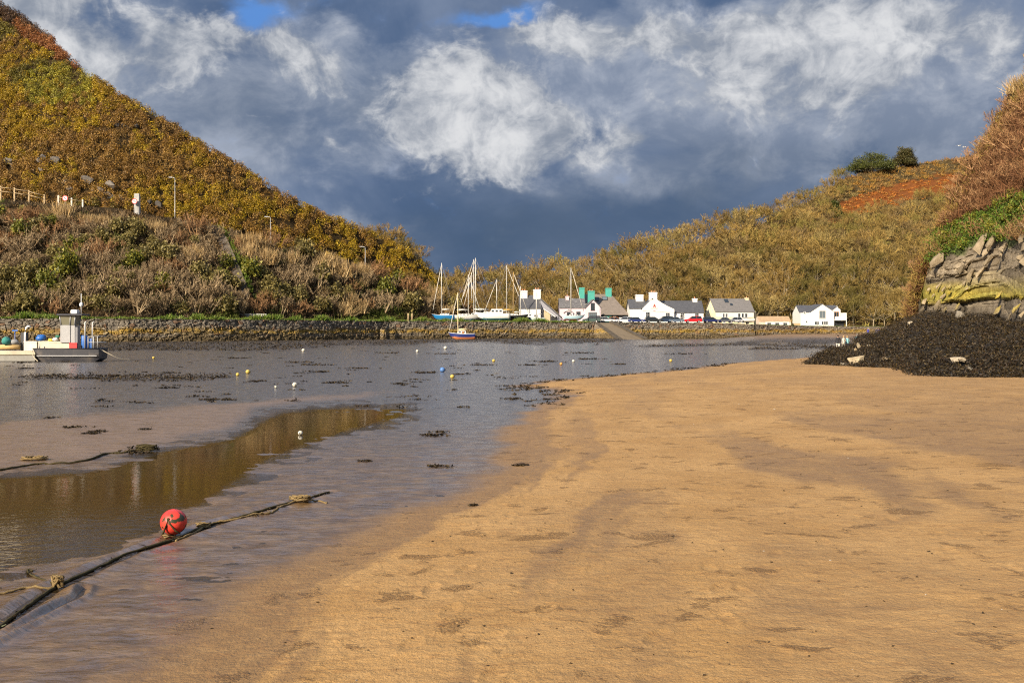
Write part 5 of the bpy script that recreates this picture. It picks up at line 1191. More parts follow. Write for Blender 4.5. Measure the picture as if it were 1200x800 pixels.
# --- bungalow
D_ = 285.0; LX, LZ, S = frame_of(908, D_); x_ = (908 - CX) * S; zq_ = 3.6; lz = lambda py: LZ(py) - zq_
h6 = thing('bungalow', 'small low bungalow with a tan tiled roof and three wide windows', 'house', (x_, D_, zq_))
PINKW = paint('pinkish_render', (.62, .50, .40), .8, 0, .1, 1.5)
walls_gable(LX(889.5), LX(927), 0, 5.2, -.4, lz(376.6), lz(370.8) - .05, 'x').build('wall', PINKW, h6); roof_gable(LX(890), LX(926.5), 0, 5.2, lz(376.6), lz(370.8), 'x', .12, .1).build('roof', slate_mat('tan_tiles', (.40, .27, .15), (.46, .32, .18)), h6)
m_ = MB(); m_.box(LX(897), LX(925), -.04, -.004, lz(382), lz(377)); m_.build('front_panel', WHITE, h6)
for px in (901.2, 910.6, 920): window(h6, LX(px), lz(381.4), 1.15, .85, -.05, (1, 0), paint('grey_frame', (.42, .41, .40), .6), GLASS)
# --- modern white house
D_ = 288.0; LX, LZ, S = frame_of(964, D_); x_ = (964 - CX) * S; zq_ = 3.45; lz = lambda py: LZ(py) - zq_
h7 = thing('modern_house', 'modern white gabled house with a large upper window and a balcony', 'house', (x_, D_, zq_))
walls_gable(LX(950.5), LX(977.5), 0, 9, -.4, lz(365.5), lz(356.4) - .05, 'y').build('gable_wall', WHITE, h7); roof_gable(LX(950.5), LX(977.5), .1, 9, lz(365.5), lz(356.4), 'y', .1, .1).build('gable_roof', SLATE, h7)
walls_gable(LX(939.5), LX(989), 2.4, 9.4, -.4, lz(366.4), lz(357.6) - .1, 'x').build('wall', WHITE, h7); roof_gable(LX(940), LX(986), 2.4, 9.4, lz(366.4), lz(357.6), 'x', .15).build('roof', SLATE, h7)
m_ = MB(); m_.box(LX(939.3), LX(950.4), .9, 2.39, -.4, lz(366.5)); m_.build('side_wing', WHITE, h7)
window(h7, LX(963.7), lz(372.8), LX(967.4) - LX(960), lz(364) - lz(372.8), 0, (1, 0), paint('grey_frame', (.42, .41, .40), .6), GLASS2)
for px, w_ in ((956, .75), (958.6, .6)): window(h7, LX(px), lz(380.5), w_, 1.0, 0, (0, 0), WHITE, GLASS)
for px in (964, 966.6, 969): window(h7, LX(px), lz(380.5), .62, 1.05, 0, (0, 0), WHITE, GLASS)
for px, py in ((944, 367.3), (946.2, 378)): window(h7, LX(px), lz(py), .55, .6, .9, (0, 0), WHITE, GLASS)
m_ = MB(); walls_gable(LX(977.6), LX(986.5), 1.2, 2.39, lz(376), lz(362.6), lz(359.4), 'y', m_); dm = m_.build('dormer', WHITE, h7); roof_gable(LX(977.8), LX(986.3), 1.2, 2.4, lz(362.6), lz(359.4), 'y', .12, .08).build('dormer_roof', SLATE, dm)
window(h7, LX(981.8), lz(372.5), 1.4, lz(365) - lz(372.5), 1.2, (1, 0), paint('orange_wood', (.50, .25, .09), .6), GLASS)
m_ = MB(); m_.box(LX(977.8), LX(991.5), -.6, 1.19, lz(375.4), lz(374.6)); m_.box(LX(977.8), LX(991.5), -.6, -.5, lz(374.4), lz(370.8)); m_.box(LX(987), LX(991.5), -.48, 2.2, lz(374.4), lz(366.5)); m_.box(LX(990.8), LX(991.5), -.6, -.4, -.4, lz(375.5)); m_.build('balcony', WHITE, h7)
m_ = MB(); m_.box(LX(978.6), LX(990), .9, 1.19, -.3, lz(375.8)); m_.build('porch_opening', DARK, h7)
# a garden wall between bungalow and modern house, a clipped shrub by the balcony
m_ = MB(); p = px_point(934, 380, 289); m_.bbox(p.x - 1.5, p.x + 1.4, p.y, p.y + .3, 3.2, 4.35, .03); tag(m_.build('garden_wall', WOODP), 'low brown board fence between the bungalow and the modern house', 'fence')

# ------------------------------------------------------------------ parked cars (about four metres long; only roofs and flanks clear the wall)
RUB = paint('tyre_rubber', (.02, .02, .02), .9); RIM = paint('rim_metal', (.55, .55, .56), .35, .6); LENS = paint('lamp_lens', (.8, .8, .78), .2); TAIL = paint('tail_lens', (.45, .01, .01), .3); CGL = glass_mat('car_glass', (.02, .025, .03))
def car(u, D_, colr, kind, label, rz=0, zq_=QZ):
    D_ = max(D_, float(wallD(u)) + 1.8); x = (u - CX) / F * D_; t = thing('parked_car', label, 'car', (x, D_, zq_), rz, 'cars parked along the quay')
    L, Wd, Hc = {'hatch': (3.9, 1.7, 1.48), 'saloon': (4.4, 1.75, 1.42), 'suv': (4.5, 1.85, 1.72), 'estate': (4.6, 1.78, 1.5), 'van': (4.5, 1.85, 1.85)}[kind]
    a = L / 2; cp = paint('car_' + '_'.join('%02d' % int(c * 99) for c in colr), colr, .25, .1, .05, 2)
    roof0, roof1, hood = {'hatch': (-a*.80, a*.15, a*.52), 'saloon': (-a*.45, a*.12, a*.50), 'suv': (-a*.88, a*.12, a*.48), 'estate': (-a*.88, a*.1, a*.48), 'van': (-a*.93, a*.35, a*.66)}[kind]
    tail = {'hatch': -a*.97, 'saloon': -a*.72, 'suv': -a*.98, 'estate': -a*.98, 'van': -a*.98}[kind]; belt = Hc * .58
    m_ = MB(); rings = []
    for y_, ins, dz in ((-Wd/2, .10, .05), (-Wd/2 + .07, 0, 0), (Wd/2 - .07, 0, 0), (Wd/2, .10, .05)):
        rings.append([(-a+ins, y_, .30+dz), (a-ins, y_, .30+dz), (a-ins*.5, y_, belt*.78), (a-.12, y_, belt*.9-dz), (hood, y_, belt-dz), (tail, y_, belt-dz), (-a+ins*.5, y_, belt*.92-dz)])
    m_.loft(rings); m_.build('body', cp, t)
    m_ = MB(); rings = []
    for y_, k_ in ((-Wd/2+.06, 0), (-Wd/2+.20, 1), (Wd/2-.20, 1), (Wd/2-.06, 0)):
        h_ = belt + .004 + (Hc - .05 - belt) * k_; f_ = k_
        rings.append([(hood + (roof1 - hood) * f_, y_, h_), (tail + (roof0 - tail) * f_, y_, h_)])
    m_ = MB(); b0 = [(hood, -Wd/2+.07, belt), (hood, Wd/2-.07, belt), (tail, Wd/2-.07, belt), (tail, -Wd/2+.07, belt)]; b1 = [(roof1, -Wd/2+.20, Hc-.06), (roof1, Wd/2-.20, Hc-.06), (roof0, Wd/2-.20, Hc-.06), (roof0, -Wd/2+.20, Hc-.06)]
    m_.loft([b0, b1]); m_.build('windows', CGL, t)
    m_ = MB(); m_.loft([[(px_ * 1.0, py_ , pz_ + .002) for px_, py_, pz_ in b1], [(px_*.97, py_*.93, pz_ + .06) for px_, py_, pz_ in b1]])
    for sx in (0, 1):
        for k_ in (0, 1, 2, 3): pa, pb_ = Vector(b0[k_]), Vector(b1[k_]); m_.tube([pa, pb_], .035, 4) if sx == 0 else None
    for s_ in (-1, 1): xm = (roof0 + roof1) / 2; m_.tube([(xm, s_*(Wd/2-.065), belt), (xm, s_*(Wd/2-.195), Hc-.06)], .03, 4)
    m_.build('roof', cp, t)
    for sx in (-a*.62, a*.62):
        for s_ in (-1, 1):
            m_ = MB(); y_ = s_ * (Wd/2 - .09); m_.tube([(sx, y_ - .11, .32), (sx, y_ + .11, .32)], .32, 14, sm=False); wh = m_.build('wheel', RUB, t)
            m_ = MB(); yy = y_ + s_ * .112; m_.tube([(sx, yy - .01, .32), (sx, yy + .012, .32)], .20, 10, sm=False); m_.build('rim', RIM, wh)
    for s_ in (-1, 1):
        m_ = MB(); m_.ball((a - .12, s_*(Wd/2-.28), belt*.80), .13, 8, 6, 0, (.7, 1.1, .7)); m_.build('headlight', LENS, t)
        m_ = MB(); m_.ball((-a + .06, s_*(Wd/2-.22), belt*.85), .12, 8, 6, 0, (.5, 1, 1)); m_.build('tail_light', TAIL, t)
    return t
R = math.radians
car(693.5, 250, (.05,.085,.08), 'suv', 'dark green four-wheel-drive car at the top of the slipway', R(165))
car(709.5, 253, (.78,.78,.76), 'estate', 'white car parked beside the dark green one', R(8))
car(721.5, 255, (.52,.17,.03), 'hatch', 'orange car parked beside the white car', R(12))
car(731.5, 254, (.50,.53,.58), 'estate', 'silver car in front of the white yard wall', R(172))
car(746, 253.5, (.02,.035,.15), 'saloon', 'dark blue car next to the silver car', R(-4))
car(766, 255, (.03,.035,.04), 'estate', 'black car under the gable of the inn', R(4))
car(778.5, 256.2, (.035,.055,.10), 'suv', 'dark slate blue car parked below the inn window', R(185))
car(793, 255, (.10,.14,.20), 'hatch', 'steel blue car between the dark car and the red one', R(-6))
car(812, 257, (.62,.02,.03), 'suv', 'bright red car in front of the long slate-roofed range', R(178))
car(834, 256, (.02,.03,.11), 'estate', 'navy blue car in front of the gable of the cream house', R(3))
car(850.5, 257, (.10,.11,.13), 'saloon', 'charcoal car in front of the cream house', R(-3))
car(861, 258, (.42,.44,.48), 'hatch', 'grey car with its bonnet by the white trailer boat', R(180))
car(745, 262.2 - 4.2, (.04,.05,.08), 'hatch', 'dark car tucked behind the blue one near the inn wall', R(90))

# ------------------------------------------------------------------ boats
MAST = paint('mast_alloy', (.68, .66, .60), .45, .2, .08, 1); MASTW = paint('mast_wood', (.58, .36, .10), .5, 0, .1, 1); WIRE = paint('rigging_wire', (.42, .40, .36), .5, .2); BROWNW = paint('varnished_wood', (.36, .16, .06), .45)
def hull_parts(t, L, B, Hh, sheer, topcol, botcol, draft=.5, deckcol=None, keel=True, waterline=.32):
    """moulded hull, bow to +x; local z=0 is the lowest hull point"""
    N_ = 18; ml, mr_ = [], []; V_ = []; F_ = []; mi = []; K = 9
    for i in range(N_):
        s = i / (N_ - 1); x = -L/2 + L * s; bw = B/2 * (1 - max(0, (s - .42) / .58) ** 2.3) * (.80 + .2 * min(1, s / .35)); bw = max(bw, .02)
        zs = Hh + sheer * (max(0, s - .35) / .65) ** 2 + .06 * (1 - min(1, s/.3)); zk = max(0, (s - .62) / .38) ** 2.2 * Hh * .85 + (.10 * Hh * (1 - min(1, s/.25)))
        for j in range(K):
            q = j / (K - 1); yy = bw * math.sin(q * math.pi / 2) ** .75 if q > 0 else 0; zz = zk + (zs - zk) * (1 - math.cos(q * math.pi / 2)) ** .9
            V_.append((x + (.28 * (q ** 2) * s ** 3), yy, zz))
    n0 = len(V_)
    V_ += [(x, -y, z) for x, y, z in V_]
    m_ = MB()
    for i in range(N_ - 1):
        for j in range(K - 1):
            a = i*K + j; zc = (V_[a][2] + V_[a+1][2] + V_[a+K][2]) / 3; w_ = 1 if zc < Hh * waterline else 0
            m_.add([V_[a], V_[a+1], V_[a+K+1], V_[a+K]], [(0, 1, 2, 3)], w_, True); b_ = a + n0; m_.add([V_[b_], V_[b_+1], V_[b_+K+1], V_[b_+K]], [(3, 2, 1, 0)], w_, True)
    tr = [V_[j] for j in range(K)] + [V_[n0 + j] for j in range(K - 1, 0, -1)]; m_.add(tr, [tuple(range(len(tr)))], 0)
    h_ = m_.build('hull', [topcol, botcol], t)
    dk = MB(); top = [V_[i*K + K-1] for i in range(N_)]; bot = [V_[n0 + i*K + K-1] for i in range(N_)]
    for i in range(N_ - 1): dk.add([(top[i][0], top[i][1]*.99, top[i][2]-.05), (top[i+1][0], top[i+1][1]*.99, top[i+1][2]-.05), (bot[i+1][0], bot[i+1][1]*.99, bot[i+1][2]-.05), (bot[i][0], bot[i][1]*.99, bot[i][2]-.05)], [(0, 1, 2, 3)])
    dk.build('deck', deckcol or WHITE, t)
    rl = MB(); rl.tube([(p[0], p[1], p[2] + .02) for p in top], .05, 4); rl.tube([(p[0], p[1], p[2] + .02) for p in bot], .05, 4); rl.build('rubbing_strake', deckcol or WHITE, t)
    if keel:
        kx = L * .18; kl = MB(); kl.loft([[(-kx*1.3, -.07, .1), (kx, -.07, .1), (kx, .07, .1), (-kx*1.3, .07, .1)], [(-kx*1.2, -.05, -draft), (kx*.55, -.05, -draft), (kx*.55, .05, -draft), (-kx*1.2, .05, -draft)]]); kl.build('keel', botcol, t)
        rd = MB(); rd.loft([[(-L/2+.02, -.03, Hh*.55), (-L/2+.45, -.03, Hh*.4), (-L/2+.45, .03, Hh*.4), (-L/2+.02, .03, Hh*.55)], [(-L/2+.1, -.03, -draft*.8), (-L/2+.5, -.03, -draft*.8), (-L/2+.5, .03, -draft*.8), (-L/2+.1, .03, -draft*.8)]]); rd.build('rudder', botcol, t)
    return Hh
def rig(t, x, z0_, h_, L, B, mat=MAST, boom=True, fore=True, mizzen=None, spread=True):
    m_ = MB(); m_.tube([(x, 0, z0_ - .4), (x, 0, z0_ + h_ * .6), (x, 0, z0_ + h_)], [.105, .095, .07], 8); m_.build('mast', mat, t)
    if spread: m_ = MB(); m_.tube([(x, -.55, z0_ + h_*.55), (x, .55, z0_ + h_*.55)], .035, 4); m_.build('spreader', mat, t)
    if boom: m_ = MB(); m_.tube([(x, 0, z0_ + .9), (x - L*.38, 0, z0_ + .95)], .075, 6); m_.tube([(x - .1, 0, z0_ + 1.04), (x - L*.2, 0, z0_+1.1), (x - L*.37, 0, z0_+1.05)], [.06, .11, .05], 6); m_.build('boom', mat, t)
    top = Vector((x, 0, z0_ + h_ - .05)); m_ = MB()
    ends = [(-L/2 + .05, 0, z0_ + .05)] + ([(L/2 + .1, 0, z0_ + .35)] if fore else []) + [(x - .1, s_*B*.45, z0_) for s_ in (-1, 1)]
    for e in ends: m_.tube([top, e], .022, 3)
    m_.build('rigging', WIRE, t)
    if fore: m_ = MB(); e = Vector((L/2 + .1, 0, z0_ + .35)); a = top.lerp(e, .06); b_ = top.lerp(e, .95); m_.tube([a, a.lerp(b_, .5), b_], [.04, .075, .09], 6); m_.build('furled_sail', paint('sail_cloth', (.66, .62, .54), .8), t)
def cabin(t, x0, x1, w_, z0_, h_, mat=WHITE, win=GLASS, nw=3, slope=.25, name='cabin'):
    m_ = MB(); m_.loft([[(x0, -w_/2, z0_), (x1, -w_/2, z0_), (x1, w_/2, z0_), (x0, w_/2, z0_)], [(x0+.05, -w_/2+.08, z0_+h_*.9), (x1-slope, -w_/2+.1, z0_+h_*.9), (x1-slope, w_/2-.1, z0_+h_*.9), (x0+.05, w_/2-.08, z0_+h_*.9)], [(x0+.12, -w_/2+.2, z0_+h_), (x1-slope-.1, -w_/2+.2, z0_+h_), (x1-slope-.1, w_/2-.2, z0_+h_), (x0+.12, w_/2-.2, z0_+h_)]])
    o = m_.build(name, mat, t)
    for i in range(nw):
        c = x0 + (x1 - slope - x0) * (i + .5) / nw + .05; ww = (x1 - slope - x0) / nw * .62
        for s_ in (-1, 1):
            q = MB(); y0_ = s_ * (w_/2 - .045); q.loft([[(c-ww/2, y0_ + s_*.03, z0_+h_*.40), (c+ww/2, y0_ + s_*.03, z0_+h_*.40), (c+ww/2, y0_ - s_*.05, z0_+h_*.40), (c-ww/2, y0_ - s_*.05, z0_+h_*.40)], [(c-ww/2, y0_, z0_+h_*.78), (c+ww/2, y0_, z0_+h_*.78), (c+ww/2, y0_ - s_*.08, z0_+h_*.78), (c-ww/2, y0_ - s_*.08, z0_+h_*.78)]]); q.build('window', win, o)
    return o
def stands(t, L, B, zg, Hh):
    for sx in (-L*.22, L*.16):
        for s_ in (-1, 1):
            m_ = MB(); m_.tube([(sx, s_*B*.5, zg), (sx, s_*B*.30, Hh*.42)], .05, 4); m_.tube([(sx-.35, s_*B*.62, zg+.03), (sx+.35, s_*B*.42, zg+.03)], .05, 4); m_.build('stand', paint('cradle_blue', (.05,.12,.2), .6), t)
def bpaint(nm, c): return paint(nm, c, .35, 0, .08, 1.0, 0, .5)
HW = bpaint('hull_white', (.78,.77,.74)); HB = bpaint('hull_blue', (.015,.17,.40)); HN = bpaint('hull_navy', (.02,.035,.16)); HLB = bpaint('hull_pale_blue', (.42,.60,.68)); HBK = bpaint('hull_black', (.025,.025,.03)); AFO = bpaint('antifoul_orange', (.55,.20,.08)); AFR = bpaint('antifoul_red', (.30,.07,.04)); AFB = bpaint('antifoul_teal', (.08,.22,.26)); AFN = bpaint('antifoul_dark', (.05,.05,.06))
def quayboat(u, D_, L, B, Hh, rz, label, top, bot, mast=None, cab=None, draft=.55, lift=None, name='sailing_boat', cat='sailing boat', fore=True, grp='boats laid up in the boatyard', mastmat=MAST, keel=True):
    lift = draft if lift is None else lift
    t = thing(name, label, cat, ((u - CX) / F * D_, D_, QZ + lift), rz, grp); hull_parts(t, L, B, Hh, Hh * .28, top, bot, draft, None, keel); z1 = Hh + .02
    if cab: cabin(t, *cab[:2], B * .62, z1 - .05, cab[2], nw=cab[3] if len(cab) > 3 else 3)
    if mast: rig(t, mast[0], z1 + (cab[2] - .1 if cab and cab[0] < mast[0] < cab[1] else 0), mast[1], L, B, mastmat, True, fore)
    stands(t, L, B, -lift, Hh); return t
# afloat when the tide is in: the small navy boat against the wall
D_ = 205.0; t = thing('sailing_boat', 'small navy blue sailing boat with orange underside aground below the harbour wall', 'sailing boat', ((542 - CX) / F * D_, D_, .25), R(184)); hull_parts(t, 5.3, 1.95, 1.30, .32, HN, AFO, .25, HW, True, .52); cabin(t, -.7, 1.15, 1.35, 1.27, .68, nw=2); rig(t, .95, 1.25, 8.6, 5.3, 1.9, paint('mast_cream', (.74, .62, .36), .5), True, True, None, False)
m_ = MB(); m_.box(-.78, -.72, -.3, .3, 1.3, 1.85); m_.build('cabin_door', BROWNW, t); m_ = MB(); m_.box(-.28, .12, .64, .70, 1.34, 1.86); m_.build('side_board', BROWNW, t)
m_ = MB(); m_.box(-3.0, -2.6, -.2, .2, .55, 1.0); m_.tube([(-2.75, 0, .9), (-2.75, 0, .25)], .06, 6); m_.build('outboard_motor', AFN, t)
quayboat(520, 228, 4.9, 1.9, 1.15, R(176), 'bright blue yacht standing alone at the end of the boatyard', HB, AFB, (.5, 11.6), (-1.3, .9, .5), .3)
quayboat(545, 233, 7.2, 2.4, 1.25, R(8), 'white sailing boat with a grey cover behind the navy boat', HW, AFB, (.8, 9.2), (-1.6, 1.2, .4), .3)
quayboat(556, 236, 7.6, 2.5, 1.35, R(172), 'white sailing boat with a tall mast just behind the motor cruiser', HW, AFB, (.2, 12.8), (-1.8, .8, .5), .3)
t = quayboat(577.5, 233, 8.1, 2.8, 1.55, R(176), 'white motor cruiser with a wheelhouse on the boatyard quay', HW, AFB, None, (-2.4, .6, 1.15, 3), .35, name='motor_cruiser', cat='motor boat')
cabin(t, .3, 2.3, 1.4, 1.6, .5, nw=2, name='forward_cabin'); m_ = MB(); m_.tube([(-3.6, -1.1, 1.6), (-3.6, -1.1, 2.3), (-2.4, -1.15, 2.35)], .03, 4); m_.tube([(1.5, -1.0, 1.7), (1.6, -1.0, 2.5), (4.0, 0, 2.9), (1.6, 1.0, 2.5), (1.5, 1.0, 1.7)], .03, 4); m_.build('rail', MAST, t)
t = quayboat(563, 240, 8.4, 2.6, 1.3, R(184), 'sailing boat with a pale mast standing behind the motor cruiser', HW, AFN, (1.2, 13.4), (-1.6, 1.6, .5), .35)
quayboat(603, 236, 6.2, 2.2, 1.2, R(4), 'black-hulled sailing boat with a golden wooden mast beside the motor cruiser', HBK, AFR, (-.3, 9.9), (-1.4, .9, .45), .35, mastmat=MASTW)
quayboat(583, 248, 6.6, 2.3, 1.2, R(178), 'sailing boat hidden behind the motor cruiser with a short pale mast', HW, AFB, (.2, 8.8), (-1.4, .9, .45), .3)
quayboat(596, 255, 8.5, 2.6, 1.3, R(2), 'sailing boat at the back of the yard with the tallest bare mast', HW, AFN, (-.5, 12.6), (-1.4, .9, .45), .4)
quayboat(553, 256, 7.4, 2.4, 1.25, R(170), 'sailing boat at the back of the yard partly hidden by white hulls', HW, AFN, (.1, 10.8), (-1.4, .9, .45), .4)
t = quayboat(620.5, 238, 3.6, 1.8, .95, R(178), 'small white and blue cuddy boat in front of the white cottage', HN, AFN, None, (-.5, 1.0, .95, 2), .2, name='cuddy_boat', cat='motor boat', keel=False)
quayboat(630.5, 239.2 - 2.6, 3.3, 1.6, .85, R(182), 'pale green dinghy with a thin mast in front of the white cottage', bpaint('hull_pale_green', (.50,.62,.58)), HW, (.4, 6.2), None, .1, keel=False, fore=False)
t = quayboat(672.5, 243, 4.9, 1.9, 1.1, R(4), 'pale blue sailing boat with red underside in front of the lavender house', HLB, AFR, (-.7, 11.4), (-1.1, 1.0, .42), .45)
quayboat(608.5, 247, 4.2, 1.7, 1.0, R(10), 'small sailing boat with a slim mast against the cottage front', HW, AFN, (.3, 7.4), (-.8, .6, .4), .25, fore=False)
# boat on a trailer by the cream house
t = thing('trailer_boat', 'white open boat on a trailer at the end of the row of cars', 'boat', ((874 - CX) / F * 263, 263, 3.95 + .55), R(176)); hull_parts(t, 4.6, 1.7, .8, .2, HW, HW, .1, None, False); m_ = MB(); m_.tube([(-2.2, 0, -.1), (3.1, 0, -.05)], .06, 4); m_.build('trailer', GALV, t)
for s_ in (-1, 1): m_ = MB(); m_.tube([(-.4, s_*.8 - .08, -.25), (-.4, s_*.8 + .08, -.25)], .3, 12, sm=False); m_.build('wheel', RUB, t)
m_ = MB(); m_.loft([[(-1.9, -.6, .78), (.9, -.6, .86), (.9, .6, .86), (-1.9, .6, .78)], [(-1.7, -.35, 1.02), (.6, -.3, 1.1), (.6, .3, 1.1), (-1.7, .35, 1.02)]]); m_.build('cover', AFN, t)

# ---- grey work boat with wheelhouse
D_ = 72.5; S = D_ / F; PX = lambda z: z / 7.5; WX = lambda px: (px - 82) * S; WZ = lambda py: H + (HY - py) * S
GH = paint('hull_grey', (.042,.042,.050), .5, .2, .25, 1.2, 0, .5, (.17,.14,.11)); ALU = paint('bare_alloy', (.34,.34,.345), .4, .35, .12, 2)
wb = thing('work_boat', 'grey landing-craft style work boat with a small alloy wheelhouse, aground on the mud', 'work boat', ((82 - CX) * S, D_, 0)); 
Bw = 1.7; xl, xr = WX(38.6), WX(114.5); zt_ = WZ(408.8); zk = WZ(424.6) - .02
sec = lambda x, w_, zb_, z1_: [(x, -w_, z1_), (x, -w_*.97, (zb_+z1_)*.5), (x, -w_*.8, zb_), (x, w_*.8, zb_), (x, w_*.97, (zb_+z1_)*.5), (x, w_, z1_)]
m_ = MB(); rr = [(xl, Bw*.48, zt_-.15, zt_), (xl+.35, Bw*.5, zk+.25, zt_), (xl+.65, Bw*.5, zk, zt_), (xr-.75, Bw*.5, zk, zt_), (xr-.3, Bw*.49, zk+.06, zt_), (xr+.05, Bw*.485, zk+.30, zt_+.02)]
m_.loft([[(p[0], p[1] + Bw*.5, p[2]) for p in sec(x, w_, a, b_)] for x, w_, a, b_ in rr]); m_.build('hull', GH, wb)
m_ = MB(); zs = WZ(416.8); m_.box(xl+.30, xr-.05, -.065, -.0, zs-.035, zs+.035); m_.build('rubbing_strake', ALU, wb)
m_ = MB(); m_.tube([(xl, .0, zt_+.02), (xr+.05, .0, zt_+.02), (xr+.05, Bw, zt_+.02), (xl, Bw, zt_+.02), (xl, 0, zt_+.02)], .045, 6); m_.build('gunwale', GH, wb)
cx0, cx1 = WX(68.8), WX(85.5); zc0, zc1, zc2 = zt_ + .0, WZ(380.8), WZ(369.6); cf = .25
m_ = MB(); m_.bbox(cx0, cx1 - .32, cf, cf + 1.05, zc0 + .45, zc1, .02); m_.box(cx1 - .315, cx1, cf + .05, cf + 1.0, zc0, zc1 - .02); wh = m_.build('wheelhouse', ALU, wb)
m_ = MB(); 
for (xa, ya) in ((cx0+.04, cf+.04), (cx1-.36, cf+.04), (cx1-.04, cf+.1), (cx0+.04, cf+1.0), (cx1-.04, cf+.97)): m_.tube([(xa, ya, zc1-.02), (xa - (.10 if xa < cx0 + .2 else -.06), ya, zc2)], .05, 4)
m_.build('window_frame', ALU, wh)
m_ = MB(); m_.loft([[(cx0+.03, cf+.05, zc1), (cx1-.03, cf+.09, zc1), (cx1-.03, cf+.98, zc1), (cx0+.03, cf+.98, zc1)], [(cx0-.06, cf+.03, zc2), (cx1+.03, cf+.07, zc2), (cx1+.03, cf+1.0, zc2), (cx0-.06, cf+1.0, zc2)]]); m_.build('window', glass_mat('wheelhouse_glass', (.16,.15,.10)), wh)
m_ = MB(); m_.bbox(WX(65.3), WX(95), cf - .15, cf + 1.25, zc2 + .005, zc2 + .12, .03); m_.build('wheelhouse_roof', paint('roof_dark', (.05,.05,.06), .5), wb)
m_ = MB(); m_.bbox(WX(78), WX(85.3), cf + .4, cf + .9, zc2 + .121, WZ(362.6), .06); m_.build('radar', HW, wb)
m_ = MB(); m_.tube([(WX(88.6), cf + .7, zc2), (WX(88.6), cf + .7, WZ(343.5))], .025, 6); an = m_.build('aerial', HW, wb); m_ = MB(); m_.ball((WX(88.6), cf + .7, WZ(356.6)), .15, 12, 8, 0, (.9, .9, 1.15)); m_.build('dome', HW, an)
for px, yt_ in ((98.6, 377.5), (107.3, 378)): m_ = MB(); m_.tube([(WX(px), .15, zt_), (WX(px), .15, WZ(yt_))], .05, 6); m_.tube([(WX(px), .15, WZ(yt_)), (WX(px) + .12, .15, WZ(yt_) + .06)], .05, 6); m_.build('davit_post', GALV, wb)
for px in (109, 113.5, 102.5): m_ = MB(); m_.tube([(WX(px), .12, zt_), (WX(px), .12, WZ(394))], .035, 6); m_.build('rail_post', GALV, wb)
for py in (394.2, 401): m_ = MB(); m_.tube([(WX(102.5), .12, WZ(py)), (WX(113.5), .12, WZ(py)), (WX(113.8), Bw - .1, WZ(py)), (WX(102.5), Bw - .1, WZ(py))], .025, 5); m_.build('rail', GALV, wb)
m_ = MB(); m_.tube([(WX(44.8), .2, zt_), (WX(44.8), .2, WZ(403))], .04, 6); m_.build('rail_post', GALV, wb)
def crate(name, label, cat, x0, x1, y0, y1, z0_, z1, mat, grp=None, lip=True):
    t = MB(); t.bbox(x0, x1, y0, y1, z0_, z1, .025)
    if lip: t.box(x0-.02, x1+.02, y0-.02, y1+.02, z1-.09, z1-.03)
    o = t.build(name, mat); o.location = ((82 - CX) * S, D_, 0); return tag(o, label, cat, grp)
crate('fish_bin', 'red fish bin on the side deck under the wheelhouse', 'bin', WX(80.6), WX(89.6), .06, .22, zt_+.04, WZ(401.6), paint('bin_red', (.55,.03,.03), .5))
CR = paint('deck_box', (.60,.54,.42), .7, 0, .15, 2)
crate('deck_box', 'long cream deck box along the work boat beside the wheelhouse', 'box', WX(54), WX(78.5), .35, 1.2, zt_+.03, WZ(400), CR); crate('deck_box', 'low cream board lying on the deck between the long box and the white crate', 'box', WX(41), WX(53.4), .5, 1.2, zt_+.03, WZ(399.6), CR)
BLUE = paint('drum_blue', (.02,.12,.42), .4); 
for (px, r_, yb_, yt_, lab) in ((94.8, .22, 408, 393.5, 'tall blue drum beside the wheelhouse'), (103.4, .18, 408, 397, 'shorter blue drum by the rail posts')):
    m_ = MB(); m_.tube([(0, 0, 0), (0, 0, .05), (0, 0, .06), (0, 0, WZ(yt_) - zt_ - .06), (0, 0, WZ(yt_) - zt_)], [r_*.95, r_, r_, r_, r_*.85], 14); o = m_.build('drum', BLUE); o.location = ((82 - CX) * S + WX(px), D_ + .6, zt_ + .04); tag(o, lab, 'drum', 'blue drums on the work boat')
def lump(name, label, cat, px, py, r_, sq, mat, y_=.7):
    v, f = ROCKS[int(rw.integers(10))]; m_ = MB(); m_.ball((0, 0, 0), r_, 14, 9, 0, sq); o = m_.build(name, mat)
    for vv in o.data.vertices: k_ = .8 + .4 * float(vnoise(vv.co.x * 6 + px, vv.co.z * 6 + vv.co.y * 4, 5)); vv.co *= k_
    o.location = ((82 - CX) * S + WX(px), D_ + y_, WZ(py)); return tag(o, label, cat)
lump('tarpaulin', 'crumpled blue tarpaulin heaped on the deck box', 'tarpaulin', 43, 396, .34, (1.15, .9, .72), BLUE); lump('net_bag', 'yellow net bag beside the blue tarpaulin', 'bag', 54.5, 398.6, .17, (1.2, 1, .7), paint('net_yellow', (.72,.50,.05), .7)); lump('net_bag', 'white net bag on the cream deck box', 'bag', 59.4, 397.8, .2, (1.1, 1, .75), HW); lump('net_bag', 'green net bag behind the white bag', 'bag', 60.5, 394.6, .18, (1.1, 1, .7), paint('net_green', (.03,.16,.10), .8), 1.0); lump('net_heap', 'brown heap of net against the wheelhouse', 'net', 65.5, 397, .24, (.9, 1, 1.1), paint('net_brown', (.22,.13,.08), .9), 1.0)
m_ = MB(); m_.box(WX(86.2), WX(88.8), .29, .31, zc0 + .1, zc1 - .15); m_.build('door', paint('boat_door', (.20,.20,.21), .5), wb)
